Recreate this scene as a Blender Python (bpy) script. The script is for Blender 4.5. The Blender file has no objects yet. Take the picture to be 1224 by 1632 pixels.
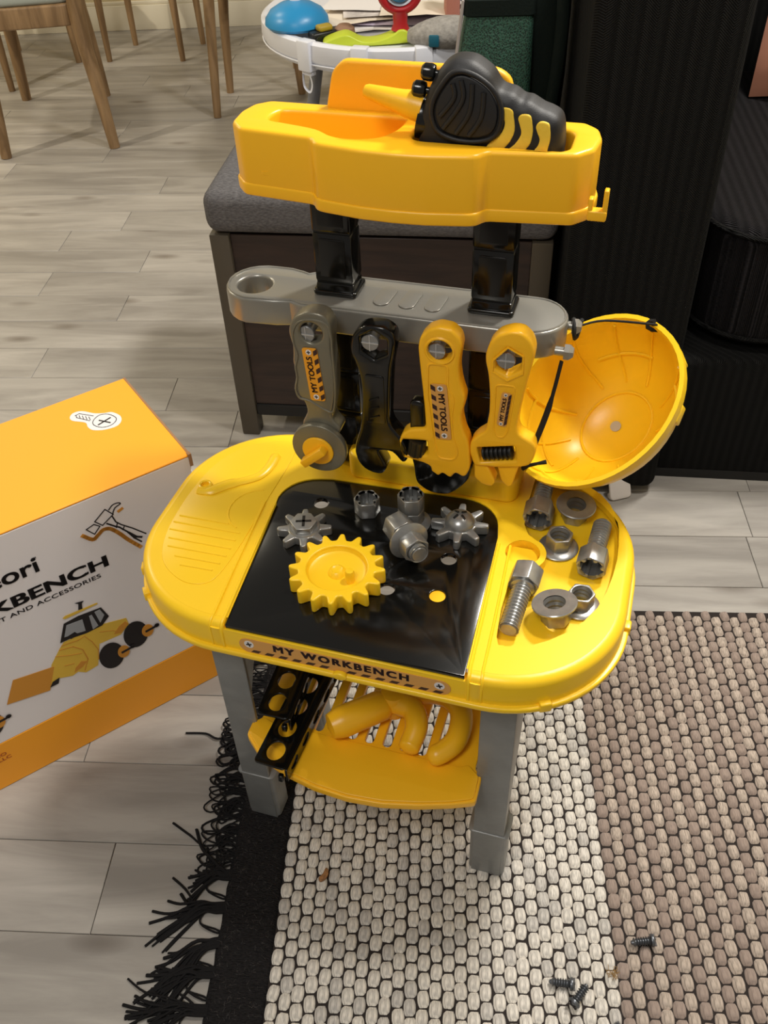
import bpy, bmesh, math, random
from math import sin, cos, pi, radians
from mathutils import Vector, Matrix, noise, geometry
random.seed(7)
S = bpy.context.scene
COL = S.collection

# ------------------------------------------------------------------ camera
W_PX, H_PX, F_PX = 1224, 1632, 1470.0
PITCH, ROLL = radians(42.62), radians(2.65)
cd = bpy.data.cameras.new('camera'); cam = bpy.data.objects.new('camera', cd); COL.objects.link(cam)
fw = Vector((0, cos(PITCH), -sin(PITCH))); r0 = Vector((1, 0, 0)); d0 = Vector((0, -sin(PITCH), -cos(PITCH)))
rt = r0 * cos(ROLL) + d0 * sin(ROLL); dn = -r0 * sin(ROLL) + d0 * cos(ROLL)
cam.matrix_world = Matrix(((rt.x, -dn.x, -fw.x, 0), (rt.y, -dn.y, -fw.y, 0), (rt.z, -dn.z, -fw.z, 1.16), (0, 0, 0, 1)))
cd.sensor_fit = 'VERTICAL'; cd.sensor_height = 36.0; cd.lens = 36.0 * F_PX / H_PX
cd.clip_start = 0.02; cd.clip_end = 60
S.camera = cam

# ------------------------------------------------------------------ world, lights, exposure
wd = bpy.data.worlds.new('room_light'); S.world = wd; wd.use_nodes = True
wd.node_tree.nodes['Background'].inputs[0].default_value = (1.0, 0.93, 0.84, 1)
wd.node_tree.nodes['Background'].inputs[1].default_value = 0.24
S.view_settings.view_transform = 'Standard'; S.view_settings.look = 'None'
S.view_settings.gamma = 1.0; S.view_settings.use_curve_mapping = False
S.view_settings.exposure = 0.0


def lamp(name, loc, aim, size, power, col, shape='DISK'):
    l = bpy.data.lights.new(name, 'AREA'); l.shape = shape; l.size = size; l.energy = power; l.color = col
    o = bpy.data.objects.new(name, l); COL.objects.link(o); o.location = loc
    o.rotation_euler = (Vector(aim) - Vector(loc)).to_track_quat('-Z', 'Y').to_euler()
    return o


lamp('ceiling_light', (1.05, 1.62, 2.42), (0.15, 0.7, 0.2), 0.26, 42, (1.0, 0.95, 0.87))
lamp('ceiling_light', (0.78, 0.86, 2.42), (0.15, 0.7, 0.2), 0.24, 19, (1.0, 0.95, 0.87))
lamp('ceiling_light', (-0.55, -0.5, 2.5), (-0.2, 0.5, 0), 0.7, 21, (1.0, 0.97, 0.92))
lamp('dining_light', (-2.2, 2.3, 2.1), (-0.7, 3.4, 0), 0.05, 22, (1.0, 0.90, 0.72))
lamp('dining_light', (-1.7, 3.5, 2.4), (-0.9, 3.7, 0), 0.3, 14, (1.0, 0.90, 0.70))

# ------------------------------------------------------------------ materials
def nt(name):
    m = bpy.data.materials.new(name); m.use_nodes = True
    return m, m.node_tree, m.node_tree.nodes['Principled BSDF']


def lin(r, g, b):
    f = lambda c: (c / 255) / 12.92 if c / 255 <= 0.04045 else ((c / 255 + 0.055) / 1.055) ** 2.4
    return (f(r), f(g), f(b), 1)


def mat(name, col, rough=0.4, metal=0.0, bump=0.0, scale=200, stretch=(1, 1, 1), coat=0.0, var=0.0, vscale=20, spec=0.5, sheen=0.0):
    m, t, p = nt(name)
    c = lin(*col)
    p.inputs['Base Color'].default_value = c; p.inputs['Roughness'].default_value = rough
    p.inputs['Metallic'].default_value = metal; p.inputs['Coat Weight'].default_value = coat
    p.inputs['Specular IOR Level'].default_value = spec; p.inputs['Sheen Weight'].default_value = sheen
    if bump or var:
        tc = t.nodes.new('ShaderNodeTexCoord'); mp = t.nodes.new('ShaderNodeMapping')
        mp.inputs['Scale'].default_value = stretch; t.links.new(tc.outputs['Object'], mp.inputs[0])
    if bump:
        n = t.nodes.new('ShaderNodeTexNoise'); n.inputs['Scale'].default_value = scale; n.inputs['Detail'].default_value = 3
        b = t.nodes.new('ShaderNodeBump'); b.inputs['Strength'].default_value = bump; b.inputs['Distance'].default_value = 0.002
        t.links.new(mp.outputs[0], n.inputs[0]); t.links.new(n.outputs[0], b.inputs['Height']); t.links.new(b.outputs[0], p.inputs['Normal'])
    if var:
        n = t.nodes.new('ShaderNodeTexNoise'); n.inputs['Scale'].default_value = vscale; n.inputs['Detail'].default_value = 4
        r = t.nodes.new('ShaderNodeValToRGB')
        r.color_ramp.elements[0].position = 0.3; r.color_ramp.elements[1].position = 0.7
        r.color_ramp.elements[0].color = tuple(x * (1 - var) for x in c[:3]) + (1,)
        r.color_ramp.elements[1].color = tuple(min(1, x * (1 + var)) for x in c[:3]) + (1,)
        t.links.new(mp.outputs[0], n.inputs[0]); t.links.new(n.outputs[0], r.inputs[0]); t.links.new(r.outputs[0], p.inputs['Base Color'])
    return m


def wood_mat(name, c1, c2, axis=(1.2, 14, 14), rough=0.45, tone=0.12, scale=3.0, knots=False):
    m, t, p = nt(name); N = t.nodes.new; L = t.links.new
    p.inputs['Roughness'].default_value = rough
    tc = N('ShaderNodeTexCoord'); oi = N('ShaderNodeObjectInfo'); mp = N('ShaderNodeMapping'); mp.inputs['Scale'].default_value = axis
    vm = N('ShaderNodeVectorMath'); vm.operation = 'SCALE'; vm.inputs['Scale'].default_value = 31.0
    cx = N('ShaderNodeCombineXYZ'); L(oi.outputs['Random'], cx.inputs[0]); L(oi.outputs['Random'], cx.inputs[2]); L(cx.outputs[0], vm.inputs[0])
    L(vm.outputs[0], mp.inputs['Location']); L(tc.outputs['Object'], mp.inputs[0])
    n = N('ShaderNodeTexNoise'); n.inputs['Scale'].default_value = scale; n.inputs['Detail'].default_value = 6; n.inputs['Roughness'].default_value = 0.6; n.inputs['Distortion'].default_value = 0.6
    L(mp.outputs[0], n.inputs[0])
    r = N('ShaderNodeValToRGB'); r.color_ramp.elements[0].position = 0.36; r.color_ramp.elements[1].position = 0.64
    r.color_ramp.elements[0].color = lin(*c1); r.color_ramp.elements[1].color = lin(*c2); L(n.outputs[0], r.inputs[0])
    hs = N('ShaderNodeHueSaturation'); mr = N('ShaderNodeMapRange'); mr.inputs['To Min'].default_value = 1 - tone; mr.inputs['To Max'].default_value = 1 + tone
    L(oi.outputs['Random'], mr.inputs[0]); L(mr.outputs[0], hs.inputs['Value']); L(r.outputs[0], hs.inputs['Color'])
    out = hs.outputs[0]
    if knots:
        mp2 = N('ShaderNodeMapping'); mp2.inputs['Scale'].default_value = (3.2, 9, 1); L(tc.outputs['Object'], mp2.inputs[0]); L(vm.outputs[0], mp2.inputs['Location'])
        v = N('ShaderNodeTexVoronoi'); v.inputs['Scale'].default_value = 1.0; L(mp2.outputs[0], v.inputs[0])
        kr = N('ShaderNodeValToRGB'); kr.color_ramp.elements[0].position = 0.03; kr.color_ramp.elements[1].position = 0.16
        kr.color_ramp.elements[0].color = (0.5, 0.46, 0.43, 1); kr.color_ramp.elements[1].color = (1, 1, 1, 1); L(v.outputs['Distance'], kr.inputs[0])
        mx = N('ShaderNodeMixRGB'); mx.blend_type = 'MULTIPLY'; mx.inputs[0].default_value = 1.0; L(out, mx.inputs[1]); L(kr.outputs[0], mx.inputs[2]); out = mx.outputs[0]
    L(out, p.inputs['Base Color'])
    b = N('ShaderNodeBump'); b.inputs['Strength'].default_value = 0.12; b.inputs['Distance'].default_value = 0.001; L(n.outputs[0], b.inputs['Height']); L(b.outputs[0], p.inputs['Normal'])
    return m


def weave_mat(name, col, col2, sx, sy, rough=0.9, strength=0.8, dist=0.002, zig=True, swap=False):
    """herringbone / ribbed cloth relief"""
    m, t, p = nt(name); N = t.nodes.new; L = t.links.new
    p.inputs['Roughness'].default_value = rough; p.inputs['Specular IOR Level'].default_value = 0.15
    tc = N('ShaderNodeTexCoord'); sp = N('ShaderNodeSeparateXYZ'); L(tc.outputs['Object'], sp.inputs[0])

    def mt(op, a, b=None):
        k = N('ShaderNodeMath'); k.operation = op
        for i, v in enumerate((a, b)):
            if v is None: continue
            if isinstance(v, (int, float)): k.inputs[i].default_value = v
            else: L(v, k.inputs[i])
        return k.outputs[0]
    u = mt('ADD', sp.outputs[0], sp.outputs[1]); v = sp.outputs[2]
    if swap: u, v = sp.outputs[0], sp.outputs[1]
    z = mt('PINGPONG', mt('MULTIPLY', u, sx), 1.0)
    w = mt('SINE', mt('MULTIPLY', mt('ADD', v, mt('MULTIPLY', z, (0.9 / sx) if zig else 0.0)), sy * 2 * pi))
    h = mt('ADD', mt('MULTIPLY', w, 0.5), mt('MULTIPLY', mt('SINE', mt('MULTIPLY', u, sx * 2 * pi)), 0.35))
    nz = N('ShaderNodeTexNoise'); nz.inputs['Scale'].default_value = 300; L(tc.outputs['Object'], nz.inputs[0])
    h = mt('ADD', h, mt('MULTIPLY', nz.outputs[0], 0.8))
    b = N('ShaderNodeBump'); b.inputs['Strength'].default_value = strength; b.inputs['Distance'].default_value = dist
    L(h, b.inputs['Height']); L(b.outputs[0], p.inputs['Normal'])
    r = N('ShaderNodeValToRGB'); r.color_ramp.elements[0].color = lin(*col); r.color_ramp.elements[1].color = lin(*col2)
    r.color_ramp.elements[0].position = 0.1; r.color_ramp.elements[1].position = 0.9; L(h, r.inputs[0]); L(r.outputs[0], p.inputs['Base Color'])
    return m


YEL = mat('yellow_plastic', (252, 206, 34), 0.32, bump=0.03, scale=900)
YEL2 = mat('yellow_plastic_warm_tint', (250, 188, 30), 0.34, bump=0.05, scale=900)  # on the top tray the orange shift stands in for warm lamp light
YELD = mat('yellow_soft_warm_tint', (247, 178, 26), 0.45, bump=0.05, scale=900)  # back panel yellow, with the warm lamp tint put into its colour
BLK = mat('black_gloss_plastic', (13, 13, 12), 0.16, spec=0.5)
BLKS = mat('black_satin_plastic', (22, 22, 21), 0.38, bump=0.05, scale=700)
BLKR = mat('black_rubber', (24, 24, 26), 0.55, bump=0.1, scale=900)
GRY = mat('silver_grey_plastic', (148, 146, 139), 0.3, 0.5, bump=0.03, scale=700)
GRYL = mat('grey_marbled_plastic', (134, 136, 136), 0.36, 0.3, bump=0.7, scale=34, var=0.10, vscale=26)
GRYT = mat('tool_grey_plastic', (122, 118, 104), 0.33, 0.4)
GUN = mat('gunmetal_plastic', (158, 158, 156), 0.3, 0.65, var=0.12, vscale=90)
SCREW = mat('steel_plastic', (150, 150, 150), 0.3, 0.6)
SCREWD = mat('dark_steel', (96, 99, 104), 0.33, 0.6)
PRINTB = mat('print_black', (26, 20, 22), 0.5)
PRINTP = mat('print_dark_purple', (48, 22, 30), 0.5)
PRINTO = mat('print_ochre', (214, 158, 84), 0.5)
PRINTOR = mat('print_orange', (236, 160, 36), 0.5)
PRINTW = mat('print_white', (225, 222, 222), 0.5)
PRINTG = mat('print_grey', (150, 152, 156), 0.5)
PRINTY = mat('print_yellow', (222, 182, 66), 0.5)
PRINTO2 = mat('print_gold', (205, 140, 48), 0.5)
PRINTR = mat('print_rust', (150, 52, 18), 0.5)
RULER = mat('print_dim', (62, 62, 62), 0.4)
CARDO = mat('carton_orange', (250, 166, 32), 0.5, bump=0.02, scale=400)
CARDW = mat('carton_white', (232, 226, 226), 0.5, bump=0.02, scale=400)
CARDE = mat('carton_edge', (150, 112, 78), 0.8)
WHT = mat('white_plastic', (226, 228, 236), 0.35)
WHT2 = mat('white_frosted', (216, 210, 206), 0.4)
STRAP = mat('black_elastic', (10, 10, 10), 0.8)

# ------------------------------------------------------------------ mesh helpers
def fin(me, ang=35):
    me.shade_smooth(); me.set_sharp_from_angle(angle=radians(ang)); return me


def new_mesh(bm, name='m', ang=35):
    me = bpy.data.meshes.new(name); bm.to_mesh(me); bm.free(); return fin(me, ang)


def pydata(v, f, ang=35):
    me = bpy.data.meshes.new('m'); me.from_pydata(v, [], f); me.update()
    bm = bmesh.new(); bm.from_mesh(me); bmesh.ops.recalc_face_normals(bm, faces=bm.faces); bm.to_mesh(me); bm.free()
    return fin(me, ang)


def join(*ms, ang=35):
    bm = bmesh.new()
    for m in ms: bm.from_mesh(m)
    return new_mesh(bm, ang=ang)


def T(x=0, y=0, z=0): return Matrix.Translation((x, y, z))
def RX(a): return Matrix.Rotation(a, 4, 'X')
def RY(a): return Matrix.Rotation(a, 4, 'Y')
def RZ(a): return Matrix.Rotation(a, 4, 'Z')
def SC(x, y, z): return Matrix.Diagonal((x, y, z, 1))


def tr(me, M):
    me.transform(M)
    if M.determinant() < 0: me.flip_normals()
    return me


FRONT = RX(pi / 2)        # drawing plane xy -> xz, facing -y


def cat(pts, k=5, closed=True):
    out = []; n = len(pts); P = [Vector(p) for p in pts]
    for i in range(n if closed else n - 1):
        if closed: a, b, c, d = P[i - 1], P[i], P[(i + 1) % n], P[(i + 2) % n]
        else: a, b, c, d = P[max(i - 1, 0)], P[i], P[i + 1], P[min(i + 2, n - 1)]
        for j in range(k):
            t = j / k
            out.append(0.5 * ((2 * b) + (c - a) * t + (2 * a - 5 * b + 4 * c - d) * t * t + (3 * b - a - 3 * c + d) * t ** 3))
    if not closed: out.append(P[-1])
    return [tuple(v) for v in out]


def mm(pts): return [(x / 1000, y / 1000) for x, y in pts]


def fil(pts, r, n=4):
    out = []; m = len(pts)
    for i in range(m):
        p = Vector(pts[i]); a = Vector(pts[i - 1]) - p; b = Vector(pts[(i + 1) % m]) - p
        rr = min(r, a.length * 0.49, b.length * 0.49)
        q0 = p + a.normalized() * rr; q1 = p + b.normalized() * rr
        for j in range(n + 1):
            t = j / n; out.append(tuple(q0 * (1 - t) ** 2 + p * 2 * t * (1 - t) + q1 * t * t))
    return out


def circ(cx, cy, r, n=24, ry=None, a0=0.0):
    ry = ry or r
    return [(cx + r * cos(a0 + 2 * pi * i / n), cy + ry * sin(a0 + 2 * pi * i / n)) for i in range(n)]


def rrect(x0, y0, x1, y1, r, n=6):
    out = []
    for cx, cy, a in ((x1 - r, y1 - r, 0), (x0 + r, y1 - r, pi / 2), (x0 + r, y0 + r, pi), (x1 - r, y0 + r, 1.5 * pi)):
        for i in range(n + 1):
            t = a + pi / 2 * i / n; out.append((cx + r * cos(t), cy + r * sin(t)))
    return out


def flat(outline, t, z=0.0, bev=0.0, holes=(), res=2, ang=35):
    """solid cut from a 2D outline with holes, z..z+t, rounded edges"""
    cu = bpy.data.curves.new('c', 'CURVE'); cu.dimensions = '2D'; cu.fill_mode = 'BOTH'
    for pl in [outline] + list(holes):
        s = cu.splines.new('POLY'); s.points.add(len(pl) - 1); s.use_cyclic_u = True
        for p, q in zip(s.points, pl): p.co = (q[0], q[1], 0, 1)
    cu.extrude = max(t / 2 - bev, 0); cu.bevel_depth = bev; cu.bevel_resolution = res; cu.offset = -bev
    return _conv(cu, z + t / 2, ang)


def _conv(cu, z, ang=35):
    o = bpy.data.objects.new('tmp', cu); COL.objects.link(o)
    dg = bpy.context.evaluated_depsgraph_get(); dg.update()
    me = bpy.data.meshes.new_from_object(o.evaluated_get(dg)); bpy.data.objects.remove(o); bpy.data.curves.remove(cu)
    me.materials.clear()
    bm = bmesh.new(); bm.from_mesh(me); bmesh.ops.remove_doubles(bm, verts=bm.verts, dist=1e-6); bm.to_mesh(me); bm.free()
    me.transform(T(0, 0, z)); return fin(me, ang)


def text(s, size, t=0.0002, bold=0.0, align='CENTER', space=1.0, sx=1.0, shear=0.0):
    cu = bpy.data.curves.new('t', 'FONT'); cu.body = s; cu.size = size; cu.extrude = t / 2
    cu.align_x = align; cu.align_y = 'CENTER'; cu.space_character = space; cu.shear = shear
    me = _conv(cu, t / 2); me.transform(SC(sx, 1, 1))
    if bold:
        cp = []
        for dx, dy in ((-1, -0.5), (1, -0.5), (-1, 0.5), (1, 0.5), (0, 0)):
            q = me.copy(); q.transform(T(dx * bold, dy * bold, 0)); cp.append(q)
        me = join(*cp)
    return me


def rbox(x0, y0, z0, x1, y1, z1, b=0.0, seg=3):
    bm = bmesh.new(); bmesh.ops.create_cube(bm, size=1)
    bmesh.ops.transform(bm, matrix=T((x0 + x1) / 2, (y0 + y1) / 2, (z0 + z1) / 2) @ SC(x1 - x0, y1 - y0, z1 - z0), verts=bm.verts)
    if b: bmesh.ops.bevel(bm, geom=bm.edges[:], offset=b, segments=seg, profile=0.5, affect='EDGES')
    return new_mesh(bm, ang=40)


def lathe(prof, n=24, ang=35):
    v = []; f = []; k = len(prof)
    for i in range(n):
        a = 2 * pi * i / n
        for r, z in prof: v.append((max(r, 1e-5) * cos(a), max(r, 1e-5) * sin(a), z))
    for i in range(n):
        j = (i + 1) % n
        for q in range(k - 1): f.append((i * k + q, j * k + q, j * k + q + 1, i * k + q + 1))
    me = pydata(v, f, ang)
    bm = bmesh.new(); bm.from_mesh(me); bmesh.ops.remove_doubles(bm, verts=bm.verts, dist=3e-5); bmesh.ops.recalc_face_normals(bm, faces=bm.faces)
    return new_mesh(bm, ang=ang)


def tube(pts, r, n=8, closed=False, flatten=1.0):
    P = [Vector(p) for p in pts]; m = len(P); R = r if isinstance(r, (list, tuple)) else [r] * m
    v = []; f = []; up = None
    for i in range(m):
        if closed: d = P[(i + 1) % m] - P[i - 1]
        else: d = P[min(i + 1, m - 1)] - P[max(i - 1, 0)]
        d.normalize()
        if up is None: up = Vector((0, 0, 1)) if abs(d.z) < 0.9 else Vector((0, 1, 0))
        s = d.cross(up); s = s.normalized() if s.length > 1e-6 else Vector((1, 0, 0)); up = s.cross(d).normalized()
        for k in range(n):
            a = 2 * pi * k / n; v.append(tuple(P[i] + (s * cos(a) + up * sin(a) * flatten) * R[i]))
    for i in range(m if closed else m - 1):
        for k in range(n):
            a, b = i * n + k, i * n + (k + 1) % n; c, d2 = ((i + 1) % m) * n + (k + 1) % n, ((i + 1) % m) * n + k
            f.append((a, b, c, d2))
    if not closed: f.append(tuple(range(n))); f.append(tuple(range((m - 1) * n, m * n)))
    return pydata(v, f, 50)


def loft(rings, cap=True, ang=40):
    v = []; f = []; n = len(rings[0])
    for r in rings: v += [tuple(p) for p in r]
    for i in range(len(rings) - 1):
        for k in range(n):
            f.append((i * n + k, i * n + (k + 1) % n, (i + 1) * n + (k + 1) % n, (i + 1) * n + k))
    if cap: f.append(tuple(range(n))); f.append(tuple(range((len(rings) - 1) * n, len(rings) * n)))
    return pydata(v, f, ang)


# ------------------------------------------------------------------ object helpers
def thing(name, label, ctg, loc=(0, 0, 0), rot=(0, 0, 0), group=None):
    o = bpy.data.objects.new(name, None); COL.objects.link(o); o.empty_display_size = 0.02
    o.location = loc; o.rotation_euler = rot; o['label'] = label; o['category'] = ctg
    if group: o['group'] = group
    return o


def part(name, me, m, parent=None, label=None, kind=None):
    if m and not me.materials:
        for q in (m if isinstance(m, (list, tuple)) else [m]): me.materials.append(q)
    me.name = name
    o = bpy.data.objects.new(name, me); COL.objects.link(o)
    if parent: o.parent = parent
    if label: o['label'] = label
    if kind: o['kind'] = kind
    return o


def solo(name, me, m, label, ctg, loc=(0, 0, 0), rot=(0, 0, 0), group=None):
    o = part(name, me, m); o.location = loc; o.rotation_euler = rot; o['label'] = label; o['category'] = ctg
    if group: o['group'] = group
    return o


# frames: the bench stands on the rug; the rug and the planks share one direction
BYAW = radians(-18.36); BO = Vector((-0.035, 0.609, 0.010)); BM = T(*BO) @ RZ(BYAW)
RYAW = radians(-4.84)


def bw(u, v, w): return BM @ Vector((u, v, w))


# ================================================================== ROOM
FLOOR = wood_mat('floor_oak_greige', (142, 137, 131), (172, 167, 160), axis=(1.1, 8, 1), rough=0.42, tone=0.11, scale=2.2, knots=True)
fl = part('floor', rbox(-2.62, -0.9, -0.03, 2.2, 4.56, -0.006), mat('floor_base', (70, 62, 54), 0.8)); fl['kind'] = 'structure'
pl_proto = {}
row = 0; y = -0.75
rot = Matrix.Rotation(RYAW, 3, 'Z')
while y < 4.85:
    wdt = 0.122
    x = -2.75 + random.random() * 0.9 - 0.9
    while x > -2.95: x -= 0.62
    while x < 2.3:
        ln = random.choice((0.62, 0.92, 1.22))
        cx, cy = x + ln / 2, y + wdt / 2
        p = rot @ Vector((cx, cy, 0))
        corners = [rot @ Vector((cx + sx * ln / 2, cy + sy * wdt / 2, 0)) for sx in (-1, 1) for sy in (-1, 1)]
        if max(c.x for c in corners) > -2.52 and min(c.x for c in corners) < 2.18 and max(c.y for c in corners) > -0.4 and min(c.y for c in corners) < 4.5:
            if ln not in pl_proto:
                pl_proto[ln] = rbox(-ln / 2 + 0.0004, -wdt / 2 + 0.0004, -0.008, ln / 2 - 0.0004, wdt / 2 - 0.0004, 0, 0.0008, 1)
                pl_proto[ln].materials.append(FLOOR)
            o = part('plank', pl_proto[ln], None, fl); o.location = (p.x, p.y, random.uniform(-0.0003, 0)); o.rotation_euler = (0, 0, RYAW)
        x += ln
    y += wdt
WALLM = mat('wall_paint', (214, 200, 164), 0.8, bump=0.05, scale=120)
TRIMM = mat('trim_white', (235, 228, 208), 0.5)
wl = part('wall_back', rbox(-2.4, 0, 0, 2.2, 0.1, 2.6), WALLM); wl.location = (0, 4.47, 0); wl.rotation_euler = (0, 0, radians(-1.5)); wl['kind'] = 'structure'
wr = part('wall_right', rbox(1.95, -0.9, 0, 2.05, 4.5, 2.6), WALLM); wr['kind'] = 'structure'
wlf = part('wall_left', rbox(-2.62, -0.9, 0, -2.52, 4.56, 2.6), WALLM); wlf['kind'] = 'structure'
bb = part('baseboard_back', join(rbox(-2.4, -0.018, 0, 2.2, 0, 0.10, 0.003, 2), rbox(-2.4, -0.012, 0.10, 2.2, 0, 0.115, 0.004, 2)), TRIMM)
bb.location = (0, 4.47, 0); bb.rotation_euler = (0, 0, radians(-1.5)); bb['kind'] = 'structure'

# ================================================================== WORKBENCH
bench = thing('toy_workbench', 'yellow and black plastic toy workbench on grey legs, standing on the rug', 'toy workbench', BO, (0, 0, BYAW))

OUT = rrect(-0.265, -0.042, 0.262, 0.276, 0.125, 16)
OUTL = rrect(-0.270, -0.047, 0.267, 0.281, 0.130, 16)
INL = rrect(-0.255, -0.032, 0.252, 0.266, 0.115, 16)
MAT_ = [(-0.1235, -0.0400), (0.1225, -0.0400), (0.116, 0.150)] + [(0.113 - 0.045 * (1 - cos(a)), 0.162 + 0.042 * sin(a)) for a in [i * pi / 16 for i in range(1, 9)]] + \
       [(-0.09, 0.198)] + [(-0.096 - 0.045 * sin(a), 0.152 + 0.044 * cos(a)) for a in [i * pi / 16 for i in range(1, 9)]] + [(-0.136, 0.11)]
cup = (0.146, 0.134)
REC = [(0.139, 0.262), (0.150, 0.268), (0.185, 0.264), (0.215, 0.248), (0.236, 0.215), (0.243, 0.170), (0.242, 0.125), (0.232, 0.076), (0.208, 0.037), (0.176, 0.011), (0.152, 0.004), (0.142, 0.014), (0.140, 0.085)] + \
      [(cup[0] + 0.025 * sin(a), cup[1] - 0.025 * cos(a)) for a in [radians(20 + i * 14) for i in range(11)]] + [(0.140, 0.178)]
REC_ = [(0.127, 0.268), (0.150, 0.271), (0.185, 0.266), (0.216, 0.249), (0.237, 0.215), (0.244, 0.170), (0.243, 0.125), (0.233, 0.075), (0.209, 0.036), (0.176, 0.010), (0.150, 0.002), (0.127, 0.006)]
REC = cat(REC, 2)
NOTCH = [p for p in MAT_]


def edge_ring(d, z):
    x0, y0, x1, y1, r = -0.265 + d, -0.042 + d, 0.262 - d, 0.276 - d, 0.125 - d
    ring = rrect(x0, y0, x1, y1, r, 16)
    k = 2 * 17 + 17                                   # after the front left corner, before the front right one
    ring = ring[:k] + [(-0.1255, y0), (-0.1245, y0), (0.1235, y0), (0.1245, y0)] + ring[k:]
    return [(x, y, min(z, 0.4392) if (y < 0.0 and -0.125 < x < 0.124) else z) for x, y in ring]


prof_ = [(0.0, 0.409), (0.0, 0.4372), (0.0006, 0.4400), (0.0020, 0.4428), (0.0045, 0.4452), (0.0080, 0.4466), (0.0110, 0.4470)]
skirt = loft([edge_ring(d, z) for d, z in prof_] + [edge_ring(0.0115, 0.440)], cap=False)
PLATE = [p for p in rrect(-0.255, -0.032, 0.252, 0.266, 0.115, 16)]
k = 2 * 17 + 17
PLATE = PLATE[:k] + [(-0.1235, -0.032)] + list(reversed(MAT_[2:])) + [(0.1225, -0.032)] + PLATE[k:]
CUPH = circ(cup[0], cup[1], 0.0185, 30)
loops_ = [[Vector((x, y, 0.4470)) for x, y in lp] for lp in (PLATE, REC, CUPH)]
flat_pts = [tuple(p) for lp in loops_ for p in lp]
bm = bmesh.new(); bvs = [bm.verts.new(p) for p in flat_pts]
for tri in geometry.tessellate_polygon(loops_):
    try: bm.faces.new([bvs[q] for q in tri])
    except ValueError: pass
bm.normal_update()
for fc in bm.faces:
    if fc.normal.z < 0: fc.normal_flip()
plate = new_mesh(bm)
notch_wall = pydata([(x, y, z) for x, y in MAT_[1:] + MAT_[:1] for z in (0.4470, 0.4395)], [(2 * i, 2 * i + 1, 2 * i + 3, 2 * i + 2) for i in range(len(MAT_) - 1)])
tt = part('tabletop', join(skirt, plate, notch_wall), YEL, bench)
part('cup_wall', tr(lathe([(0.0185, 0.431), (0.0185, 0.4465), (0.0235, 0.4468), (0.0245, 0.431)], 30), T(cup[0], cup[1], 0)), YEL, tt)
part('tray_wall', loft([[(x, y, 0.4300) for x, y in REC], [(x, y, 0.4470) for x, y in REC]], cap=False), YEL, tt)
part('front_panel', rbox(-0.1245, -0.0419, 0.409, 0.1235, -0.030, 0.4398, 0.0008, 1), YEL, bench)
part('lip', flat(OUTL, 0.007, 0.405, 0.002, [INL]), YEL, bench)
part('tray_floor', join(flat([(0.195 + (x - 0.195) * 1.03, 0.135 + (y - 0.135) * 1.03) for x, y in REC_], 0.003, 0.431), rbox(0.128, 0.118, 0.434, 0.163, 0.150, 0.439, 0.002)), YEL, bench)
part('hole_plug', tr(lathe([(0, 0.4440), (0.0083, 0.4440), (0.0083, 0.441), (0, 0.441)], 20), T(0.073, 0.052, 0)), YEL2, bench, 'amber plug in a mat hole')
HOLES = [(-0.090, 0.156), (0.072, 0.106), (0.020, 0.048), (0.073, 0.052)]
blackmat = part('work_mat', flat([(x * 0.998, y) for x, y in MAT_], 0.0058, 0.4400, 0.0008, [circ(a, b, 0.0085, 20) for a, b in HOLES], 1), BLK, bench, 'glossy black mat with round holes and a faint printed ruler')
bm_ = []
for i in range(211):
    u = -0.105 + i * 0.001; ln = 0.010 if i % 10 == 0 else (0.0075 if i % 5 == 0 else 0.005)
    a = 0.0001; bm_.append((u - a, -0.003 - ln, u + a, -0.003))
v = []; f = []
for (a, b, c, d) in bm_:
    k = len(v); v += [(a, b, 0.44575), (c, b, 0.44575), (c, d, 0.44575), (a, d, 0.44575)]; f.append((k, k + 1, k + 2, k + 3))
rp = part('ruler_print', pydata(v, f), RULER, blackmat, kind='stuff')
# front panel: ribs, label, notch tab
for s in (-1, 1):
    c_ = -0.0005
    for du in (0.0, 0.0125):
        e = s * (0.1275 + du) + c_
        rib = tube([(e, -0.0415, 0.410), (e, -0.0420, 0.4385), (e - s * 0.0006, -0.0375, 0.4455), (e - s * 0.0012, -0.030, 0.4475), (e + (-0.003 if s > 0 else -0.004), 0.03, 0.4475), (e + (-0.008 if s > 0 else -0.012), 0.14, 0.4475)], 0.0016 if du else 0.0020, 6)
        part('rib', rib, YEL, bench)
    e = s * 0.1338 + c_
    part('rib_face', tube([(e, -0.0418, 0.409), (e, -0.0420, 0.440)], 0.0062, 8, flatten=0.2), YEL, bench)
lab = part('front_label', tr(flat(rrect(-0.110, 0.4125, 0.110, 0.4335, 0.0102, 8), 0.0006), T(0, -0.0422, 0) @ FRONT), PRINTO, bench, 'ochre strip reading MY WORKBENCH over a row of dark slanted bars')
part('lettering', tr(text('MY WORKBENCH', 0.0132, 0.0003, 0.0007, space=1.28, sx=1.12), T(-0.002, -0.0428, 0.4265) @ FRONT), PRINTP, lab)
bars = [flat([(u, 0.4138), (u + 0.008, 0.4138), (u + 0.0112, 0.4176), (u + 0.0032, 0.4176)], 0.0003) for u in [-0.098 + i * 0.0147 for i in range(6)] + [0.004 + i * 0.0147 for i in range(7)]]
part('slanted_bars', tr(join(*bars), T(0, -0.0428, 0) @ FRONT), PRINTP, lab)
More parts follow.
